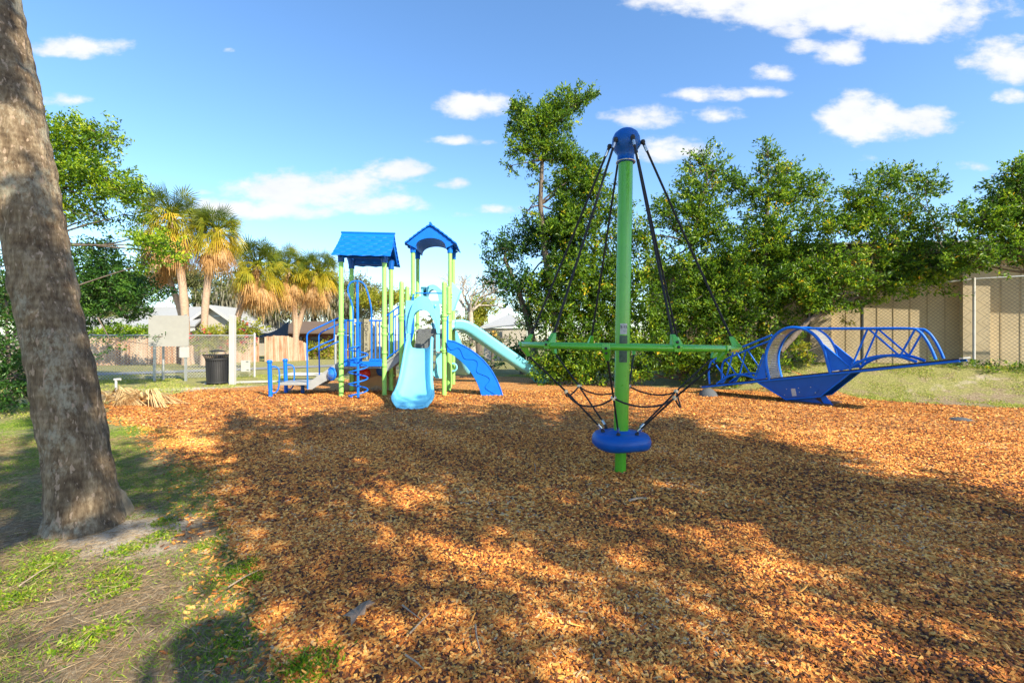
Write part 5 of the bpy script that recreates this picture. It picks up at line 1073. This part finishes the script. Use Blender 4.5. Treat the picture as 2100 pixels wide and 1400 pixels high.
for i in range(1500):
    z = rng.uniform(0, 6); c_ = cl[min(len(cl)-1, next((k for k in range(len(cl)) if cl[k].z > z), 0))]
    p = (c_.x+rng.uniform(-.35, .35), c_.y-.2, z)
    if mnoise.noise(Vector((z*1.1, p[0]*2, 4))) < .13: tg.append(aim(p, z+rng.uniform(4.6, 6.5)))
for i in range(700):
    z = rng.uniform(0, 3.9); p = (SX+rng.uniform(-.25, .25), SY-.1, z)
    if mnoise.noise(Vector((z*1.3, p[0]*1.5, 9))) < .22: tg.append(aim(p, z+rng.uniform(4.8, 6.2)))
for i in range(500):
    a_ = rng.uniform(0, 6.283); p = (SX+1.17*math.cos(a_), SY+1.17*math.sin(a_), 1.43); 
    if mnoise.noise(Vector((a_*1.3, 2, 9))) < .15: tg.append(aim(p, p[2]+rng.uniform(5.2, 6.2)))
tg = np.array(tg); tg = tg[tg[:, 1] < -.7]; C3 = np.concatenate([C3, tg]); n = len(C3)
rep = 2; Cb = np.repeat(C3, rep, 0)+rng.normal(0, .05, (n*rep, 3))
tid = np.digitize(C3[:, 0], [4.5, 10.0]); tid = np.repeat(tid, rep)
lbs = ['leafy oak out of frame behind the camera whose shadow falls on the left foreground', 'leafy oak out of frame behind the camera whose shadow falls round the spinner', 'leafy oak out of frame to the right whose shadow crosses the right foreground']
for k in range(3):
    s_ = tid == k; c = Cb[s_]
    if len(c) < 10: continue
    mc = c.mean(0); sp_ = c.std(0); base = Vector((float(mc[0]), float(mc[1]), 0))
    if base.y > -2: base.y = -2.5
    t = thing('shade_oak', lbs[k], 'tree', tuple(base), 0, 'oaks out of frame that shade the foreground'); dv = unit(rng.normal(size=c.shape)); m_ = len(c)
    V, Fq = leafquads(c-dv*.08, dv, rng.uniform(.13, .26, m_), rng.uniform(.07, .14, m_)); npmesh('crown', V, Fq, LEAF_SH, rng.random(m_)*.5, t)
    mb = MB(); top = base+Vector((0, 0, 4.2)); mb.tube([base-FZ*.1, base+FZ*2, top], [.3, .22, .18], 10)
    mb.build('trunk', BARK_O, t)
# shadow clusters near the left tree line (sign panel, road) come from the real trees above

# ------------------------------------------------------------------ fences
def chain_panel(name, m, parent, a, b, za0, za1, zb0, zb1, pitch=.09, r=.0035):
    a = Vector((a.x, a.y, 0)); b = Vector((b.x, b.y, 0)); Lh = (b-a).length; V = []; Fq = []; n_ = (b-a).normalized(); nrm_ = Vector((-n_.y, n_.x, 0))
    H = max(za1-za0, zb1-zb0); k = int((Lh+H)/pitch)+1
    def zlo(s): return za0+(zb0-za0)*s/Lh
    def zhi(s): return za1+(zb1-za1)*s/Lh
    for sg in (1, -1):
        for i in range(k+1):
            s0 = -H+i*pitch if sg == 1 else i*pitch
            pts = []
            for j in range(0, 9):
                pts.append((s0+sg*H*j/8, j/8))
            pts = [(s, t) for s, t in pts if -1e-6 <= s <= Lh]
            for (s, t), (s2, t2) in zip(pts, pts[1:]):
                p = a+n_*s; p.z = zlo(s)+(zhi(s)-zlo(s))*t; q = a+n_*s2; q.z = zlo(s2)+(zhi(s2)-zlo(s2))*t2
                dd = (q-p).normalized(); w1 = dd.cross(nrm_)*r; w2 = nrm_*r; o = len(V)
                V += [p+w1, p+w2-w1*.5, p-w2-w1*.5, q+w1, q+w2-w1*.5, q-w2-w1*.5]; Fq += [(o, o+1, o+4, o+3), (o+1, o+2, o+5, o+4), (o+2, o, o+3, o+5)]
    o = npmesh(name, np.array([tuple(v) for v in V]), np.array(Fq), m, None, parent); return o
lf = thing('chain_link_fence', 'galvanised chain link fence with white posts in front of the path at left', 'fence', tuple(G(335, 781)))
fa = Vector((-21.5, 15.0, 0)); fd = 17.2
FL = [(-60, 15.8), (318, 16.9), (384, 17.3), (522, 18.2)]
fp = [Vector(((px-CX)/F*dd, dd, 0)) for px, dd in FL]
p0 = P(100, 687, 16.2); topz = 1.68
A0 = fp[0]; B0 = fp[-1]
for px, dd in ((335, 17.0), (522, 18.2)):
    p = Vector(((px-CX)/F*dd, dd, 0)); o_ = MB().tube([p-FZ*.1, p+FZ*1.74], .038, 12); o_.lathe([(.04, 1.72), (.045, 1.75), (.0001, 1.79)], (p.x, p.y, 0), 12); o_.build('fence_post', WHITE_M if px == 522 else GALV, lf)
for px, dd in ((120, 16.3), (-60, 15.8)):
    p = Vector(((px-CX)/F*dd, dd, 0)); MB().tube([p-FZ*.1, p+FZ*1.74], .03, 12).build('fence_post', GALV, lf)
MB().tube([A0+FZ*1.68, B0+FZ*1.68], .024, 8).build('top_rail', GALV, lf)
chain_panel('chain_link', MESHWIRE_L, lf, A0, B0, .04, 1.66, .04, 1.66, .11, .007)
lf2 = thing('chain_link_fence', 'dark chain link fence run behind the left tower of the play structure', 'fence', (-6.9, 17.7, 0))
q0 = Vector(((688-CX)/F*18.0, 18.0, 0)); q1 = Vector((-2.83, 22, 0))
MB().tube([q0-FZ*.1, q0+FZ*1.72], .05, 12).build('fence_post', GALV, lf2)
MB().tube([q0+FZ*1.68, q1+FZ*1.80], .022, 8).build('top_rail', GALV, lf2); chain_panel('chain_link', MESHWIRE, lf2, q0, q1, .04, 1.66, .04, 1.78, .088, .003)
rf = thing('chain_link_fence', 'tall chain link fence running along the tan wall behind the trees at right', 'fence', (8, 16, 0))
FR_ = [(-2.83, 22, 1.85), (.8, 20.0, 2.25), (4.2, 18.05, 2.5), (7.8, 16.02, 2.75), (10.97, 14.25, 3.0), (13.2, 13.0, 3.24), (17.0, 10.85, 3.30)]
for i, (x, y, zt) in enumerate(FR_):
    zb = gzf(x, y); p = Vector((x, y, zb)); m_ = WHITE_M if i == 5 else MESHWIRE
    MB().tube([p-FZ*.1, Vector((x, y, zt+.04))], .036, 12).build('fence_post', m_, rf)
    if i: 
        x0, y0, z0 = FR_[i-1]; MB().tube([Vector((x0, y0, z0)), Vector((x, y, zt))], .024, 8).build('top_rail', GALV, rf)
        chain_panel('chain_link', MESHWIRE, rf, Vector((x0, y0, 0)), p, gzf(x0, y0)+.03, z0, zb+.03, zt, .11, .0042)
# wood fence
wf = thing('wood_fence', 'weathered brown wooden picket fence across the path at left', 'fence', (-20, 29, 0))
def boards(a, b, ztop, name='fence_board_panel', lean=0, w=.14, seed=0, parent=None):
    a = Vector(a); b = Vector(b); n_ = int((b-a).length/w); dr = (b-a).normalized(); nr = Vector((-dr.y, dr.x, 0)); V = []; Fq = []; rn_ = []
    for i in range(n_):
        t0 = a+dr*(i*w+.006); t1 = a+dr*((i+1)*w-.006); zt = ztop(i/n_)+random.uniform(-.03, .03); ln = dr*lean*(i/n_)*zt; o = len(V); th = nr*.02; dz = random.uniform(-.012, .012)
        for q in (t0, t1):
            for k, off_ in ((0, -th), (1, th)):
                V += [q+off_+nr*dz, q+off_+nr*dz+FZ*zt+ln]
        Fq += [(o, o+4, o+5, o+1), (o+2, o+3, o+7, o+6), (o, o+1, o+3, o+2), (o+4, o+6, o+7, o+5), (o+1, o+5, o+7, o+3)]; rn_ += [random.random()]*5
    return npmesh(name, np.array([tuple(v) for v in V]), np.array(Fq), WOOD, np.array(rn_), parent)
WA = Vector((-26.5, 25.3, 0)); WB = Vector((-17.4, 31.5, 0))
boards(WA, WB, lambda t: 1.66+.05*t, parent=wf)
wf2 = thing('wood_fence', 'short curved run of greyer leaning boards at the end of the wooden fence', 'fence', (-16.5, 32, 0))
boards(Vector((-17.2, 31.6, 0)), Vector((-14.9, 33.6, 0)), lambda t: 1.72+.18*math.sin(math.pi*t)-.5*t*t, lean=-.10, parent=wf2)

# ------------------------------------------------------------------ bin, posts, signs
bc = G(446, 788); lb_ = thing('litter_bin', 'black slatted steel litter bin with a domed rain lid beside the white post', 'litter bin', tuple(bc))
s_ = MB(); R_ = .36
for k in range(36):
    a = 2*math.pi*k/36; e = Vector((math.cos(a), math.sin(a), 0)); tdir = Vector((-e.y, e.x, 0))
    pts = [bc+e*R_*.86+FZ*.06, bc+e*R_*.92+FZ*.6, bc+e*R_*.95+FZ*.86, bc+e*(R_*1.18)+FZ*1.0]
    for p, q in zip(pts, pts[1:]): s_.bar(p, q, .036, .008, e)
s_.build('slats', DARK, lb_)
MB().lathe([(R_*.80, .04), (R_*.88, .04), (R_*.88, .10), (R_*.80, .10), (R_*.80, .04)], bc, 36).build('base_band', DARK, lb_)
MB().lathe([(R_*.93, .82), (R_*.98, .82), (R_*.98, .88), (R_*.93, .88)], bc, 36).build('upper_band', DARK, lb_)
MB().tube([bc+Vector((R_*1.18*math.cos(2*math.pi*k/36), R_*1.18*math.sin(2*math.pi*k/36), 1.0)) for k in range(36)], .014, 8, True).build('rim', DARK, lb_)
MB().lathe([(.27, .08), (.29, .86), (.27, .86)], bc, 28).build('liner', DARK, lb_)
MB().lathe([(.23, 1.10), (.24, 1.11), (.17, 1.15), (.08, 1.17), (.0001, 1.175)], bc, 28).build('lid', DARK, lb_)
for k in range(3): a = 2*math.pi*k/3+.4; MB().tube([bc+Vector((.26*math.cos(a), .26*math.sin(a), .98)), bc+Vector((.2*math.cos(a), .2*math.sin(a), 1.12))], .01, 6).build('lid_strut', DARK, lb_)
wp_ = G(477, 789); o = MB().box((wp_.x, wp_.y, 1.15), (.16, .16, 2.34)).build('square_post', WHITE_M, None, bevel=.012); tag(o, 'square white post standing right of the black litter bin', 'post')
sg = thing('notice_board', 'large blank pale sign panel seen from the back on two galvanised posts', 'sign', tuple(G(350, 777)))
dS = 16.5
for px in (317, 381): p = G(px, 781); p = Vector(((px-CX)/F*dS, dS, 0)); MB().box((p.x, p.y, 1.2), (.075, .05, 2.45)).build('sign_post', GALV, sg)
def rrect(x0, x1, z0, z1, y, r_=.08, n=5):
    pts = []
    for cx_, cz_, a0 in ((x1-r_, z1-r_, 0), (x0+r_, z1-r_, 90), (x0+r_, z0+r_, 180), (x1-r_, z0+r_, 270)):
        for i in range(n+1): a = R(a0+90*i/n); pts.append(Vector((cx_+r_*math.cos(a), y, cz_+r_*math.sin(a))))
    return pts
pa = P(307, 710, dS); pb = P(389, 647, dS); MB().prism(rrect(pa.x, pb.x, pa.z, pb.z, dS-.06), (0, .02, 0)).build('sign_panel', paint('pale grey sign back', (.35, .34, .315), .5, var=.05), sg)
pa = P(370, 733, dS); pb = P(389.5, 711, dS); MB().prism(rrect(pa.x, pb.x, pa.z, pb.z, dS-.05, .03), (0, .01, 0)).build('small_sign', WHITE_M, sg)
pa = P(497, 761.5, 18); pb = P(516, 738.5, 18); o = MB().prism(rrect(pa.x, pb.x, pa.z, pb.z, 17.9, .01), (0, .01, 0)).build('notice_sheet', WHITE_M); tag(o, 'small tilted white notice tied to the chain link fence', 'sign')
ti = MB(); ti.box(P(507, 741, 17.88), (.08, .01, .02)); ti.box(P(508, 758, 17.88), (.08, .01, .02)); ti.build('tie', STICK_D, o)
pp = G(238, 802); o = MB().tube([pp-FZ*.05, pp+FZ*.36], .033, 12); o.tube([pp+FZ*.34-Vector((.05, 0, 0)), pp+FZ*.35+Vector((.13, 0, .0))], .035, 12); o = o.build('vent_pipe', WHITE_M); tag(o, 'short white pipe with a side elbow in the grass left of the sand', 'pipe')
# leaf, sticks
lv = MB(); c = G(735, 1272, .03); ol = [(0, .09), (.02, .05), (.06, .055), (.045, .02), (.075, -.01), (.035, -.02), (.03, -.06), (0, -.045), (-.03, -.07), (-.035, -.025), (-.07, -.01), (-.04, .02), (-.05, .06), (-.018, .045)]
vs = [c+Vector((x*1.15-.3*y, y*1.0, .05+.035*math.sin(x*25)+.02*math.cos(y*30))) for x, y in ol]+[c+Vector((0, 0, .035))]
lv.add(vs, [(i, (i+1) % len(ol), len(ol)) for i in range(len(ol))], True); o = lv.build('dead_leaf', paint('grey brown dead leaf', (.34, .22, .14), .8, var=.3, nscale=30)); tag(o, 'large curled grey brown dead leaf lying on the chips in the foreground', 'leaf')
so_ = o.modifiers.new('s', 'SOLIDIFY'); so_.thickness = .002
STK = paint('dry twig', (.33, .25, .17), .9, var=.35, nscale=30)
twl = ['pale straight twig crossing the grass edge at lower left', 'short forked dark twig just right of the dead leaf', 'pale splinter of wood right of the dead leaf', 'dark twig near the bottom edge of the photo, centre left', 'thin twig standing in the chips, bottom centre', 'small pale stick on the shaded chips before the spinner', 'long thin twig in the left foreground grass', 'flat brown bark strip on the chips right of the spinner pole']
tws = [((468, 1203), (530, 1168)), ((825, 1240), (862, 1268)), ((840, 1298), (882, 1255)), ((832, 1342), (868, 1370)), ((975, 1280), (986, 1338)), ((1096, 950), (1097, 968)), ((40, 1200), (110, 1155)), ((1290, 1026), (1325, 1020))]
for lb, (a, b) in zip(twl, tws):
    a = G(*a, .05); b = G(*b, .055); m = a.lerp(b, .5)+Vector((random.uniform(-.01, .01), random.uniform(-.01, .01), .006)); r_ = .005 if 'strip' not in lb else .012
    o = MB().tube([a, m, b], [r_, r_*.8, r_*.4], 6).build('twig', STK); tag(o, lb, 'twig', 'twigs on the ground')

# ------------------------------------------------------------------ buildings
def building(name, label, loc): return thing(name, label, 'building', loc)
hb = building('house', 'single storey house with grey shingle roof and pale gable behind the wood fence', (-30, 42, 0))
d1, d2 = 40.0, 46.0
def PT(px, py, d): return P(px, py, d)
gl, gr_, gp = PT(382, 668, d1), PT(492, 668, d1), PT(438, 631, d1)
MB().prism([Vector((gl.x, d1, 0)), Vector((gr_.x, d1, 0)), gr_, gp, gl], (0, 9, 0)).build('gable_wall', STUCCO_G, hb)
ov = Vector((0, -.5, 0)); rf_ = MB()
el_ = gl+Vector((-.5, 0, -.38)); er_ = gr_+Vector((.9, 0, -.6))
rf_.prism([el_+ov, gp+ov+FZ*.05, gp+ov+FZ*.22, el_+ov+FZ*.15], (0, 10, 0)); rf_.build('roof', ROOF_G, hb)
MB().prism([gp+ov+FZ*.05, er_+ov, er_+ov+FZ*.15, gp+ov+FZ*.22], (0, 10, 0)).build('roof', ROOF_G, hb)
MB().prism([gp+ov*1.1+FZ*-.05, er_+ov*1.1-FZ*.12, er_+ov*1.1+FZ*.1, gp+ov*1.1+FZ*.2], (0, .06, 0)).build('barge_board', WHITE_M, hb)
MB().prism([gp+ov*1.1+FZ*-.05, el_+ov*1.1-FZ*.12, el_+ov*1.1+FZ*.1, gp+ov*1.1+FZ*.2], (0, .06, 0)).build('barge_board', WHITE_M, hb)
r0 = PT(150, 674, d1-2); r1 = PT(400, 670, d1-2); k0 = PT(190, 633, d1+4); k1 = PT(440, 632, d1+4)
MB().strip([r0, r1], [k0, k1], FZ*.15).build('roof', ROOF_G, hb)
MB().box(((r0.x+r1.x)/2, d1-2.02, r0.z-.08), (r1.x-r0.x, .08, .3)).build('fascia', WHITE_M, hb)
MB().box(((r0.x+r1.x)/2, d1+1, r0.z/2-.2), (r1.x-r0.x-1, 4, r0.z-.2)).build('wall', STUCCO_G, hb)
for px0, px1, y0, y1 in ((388, 412, 676, 700), (478, 500, 672, 694), (250, 280, 678, 694)):
    a = PT(px0, y1, d1-.06 if px0 > 300 else d1-1.1); b = PT(px1, y0, d1-.06 if px0 > 300 else d1-1.1)
    wn = MB().box(((a.x+b.x)/2, a.y, (a.z+b.z)/2), (b.x-a.x, .08, b.z-a.z)).build('window', GLASS, hb)
    MB().tube([Vector((a.x, a.y-.05, a.z)), Vector((b.x, a.y-.05, a.z)), Vector((b.x, a.y-.05, b.z)), Vector((a.x, a.y-.05, b.z))], .05, 4, True).build('window_frame', WHITE_M, wn)
MB().box(PT(445, 648, d1-.1), (.5, .06, .12)).build('floodlight', GALV, hb)
wh = building('white_building', 'low white roofed building behind the dark shade sail', (-22, 48, 0))
a, b = PT(500, 705, 50), PT(566, 660, 50); MB().prism([Vector((a.x, 50, 0)), Vector((b.x, 50, 0)), b, PT(520, 660, 50), PT(498, 690, 50)], (0, 4, 0)).build('roof', WHITE_R, wh)
MB().box(((a.x+b.x)/2, 49.9, 1.0), (b.x-a.x, .1, 2)).build('wall', STUCCO_G, wh)
br = building('brick_house', 'brick house with a low brown roof behind the palms and ramp rails', (-17, 42, 0))
a, b = PT(588, 735, 42), PT(735, 682, 42); MB().box(((a.x+b.x)/2, 44, b.z/2), (b.x-a.x, 4, b.z)).build('wall', BRICK, br)
a2_, b2_ = PT(575, 684, 41), PT(745, 684, 41); MB().prism([a2_, b2_, PT(725, 662, 44), PT(600, 662, 44)], FZ*.15).build('roof', paint('brown shingle roof', (.11, .075, .055), .9, var=.2, nscale=10), br)
for p_ in (608, 650, 700):
    wn = MB().box(PT(p_, 703, 41.94), (1.1, .1, 1.1)).build('window', GLASS, br); MB().box(PT(p_, 703, 41.9)-FZ*.62, (1.3, .12, .1)).build('window_frame', WHITE_M, wn)
sail = MB(); sa, sb_, sc2, sd2 = PT(522, 685, 35), PT(592, 658, 36), PT(590, 690, 34.5), PT(524, 694, 35)
K = 8; sail.strip([sa.lerp(sb_, i/K)-FZ*(.35*math.sin(math.pi*i/K)) for i in range(K+1)], [sd2.lerp(sc2, i/K)+FZ*(.1*math.sin(math.pi*i/K)) for i in range(K+1)], Vector((0, .03, 0)))
o = sail.build('shade_sail', FABRIC); tag(o, 'dark grey triangular shade sail above the end of the wooden fence', 'shade sail')
fh = building('far_house', 'small house with pale grey hip roof behind the side slide', (0, 38, 0))
a = PT(985, 673, 34); b = PT(1075, 668, 34); c_ = PT(1046, 645, 37); MB().prism([a, b, PT(1090, 672, 40), c_], FZ*.12).build('roof', ROOF_G, fh)
MB().prism([a, c_, PT(1000, 672, 41)], FZ*.1).build('roof', ROOF_G, fh)
a = PT(992, 728, 34.3); b = PT(1080, 673, 34.3); MB().box(((a.x+b.x)/2, 36, b.z/2), (b.x-a.x, 3.4, b.z)).build('wall', STUCCO_G, fh)
wn = MB().box(PT(1018, 692, 34.2), (.9, .1, .9)).build('window', GLASS, fh); MB().box(PT(1018, 692, 34.15)-FZ*.5, (1.1, .1, .08)).build('window_frame', WHITE_M, wn)
MB().box(PT(1013, 684, 34.1), (.45, .06, .45)).build('sign_plate', paint('orange plate', (.75, .35, .04), .6), fh)

tb = building('tan_building', 'tan panelled building with brown eaves behind the fence and trees at right', (12, 16, .7))
t_ = Vector((16, -9, 0)).normalized(); nb_ = Vector((.490, .871, 0)); W0 = Vector((13.2, 13, 0))+nb_*1.35
def WP(s, z, o=0): return W0+t_*s+nb_*o+FZ*z
zt_ = lambda s: 4.62+.04*0-abs(s+4.3)*(.085 if s > -4.3 else .10)
poly_ = [WP(-9.4, 0), WP(9, 0), WP(9, zt_(9)), WP(-4.3, zt_(-4.3)), WP(-9.4, zt_(-9.4))]
MB().prism(poly_, nb_*6).build('wall', STUCCO, tb)
pn = paint('tan panel batten', (.38, .30, .18), .9)
pb_ = MB(); s = -9.1; k = 0
while s < 8.6:
    pb_.bar(WP(s, .5, -.004), WP(s, zt_(s)-.05, -.004), .03, .012, nb_); s += .42
pb_.build('wall_batten', pn, tb)
for s in (-8.2, -3.55, .35, 4.6): MB().box(WP(s, 2.4, -.16), (.60, .34, 3.5), Matrix((t_, nb_, FZ)).transposed()).build('pilaster', paint('pale tan pilaster', (.48, .385, .245), .9, var=.08, nscale=2), tb)
for s0_, s1_ in ((-9.8, -4.3), (-4.3, 9.4)):
    p_ = [WP(s0_, zt_(s0_)-.1, -.75), WP(s1_, zt_(s1_)-.1, -.75), WP(s1_, zt_(s1_)+.14, -.75), WP(s0_, zt_(s0_)+.14, -.75)]; MB().prism(p_, nb_*7.5).build('roof', FASCIA, tb)
    p2 = [WP(s0_, zt_(s0_)+.14, -.82), WP(s1_, zt_(s1_)+.14, -.82), WP(s1_, zt_(s1_)+.19, -.82), WP(s0_, zt_(s0_)+.19, -.82)]; MB().prism(p2, nb_*7.6).build('roof_edge', paint('pale metal drip edge', (.45, .45, .44), .5), tb)
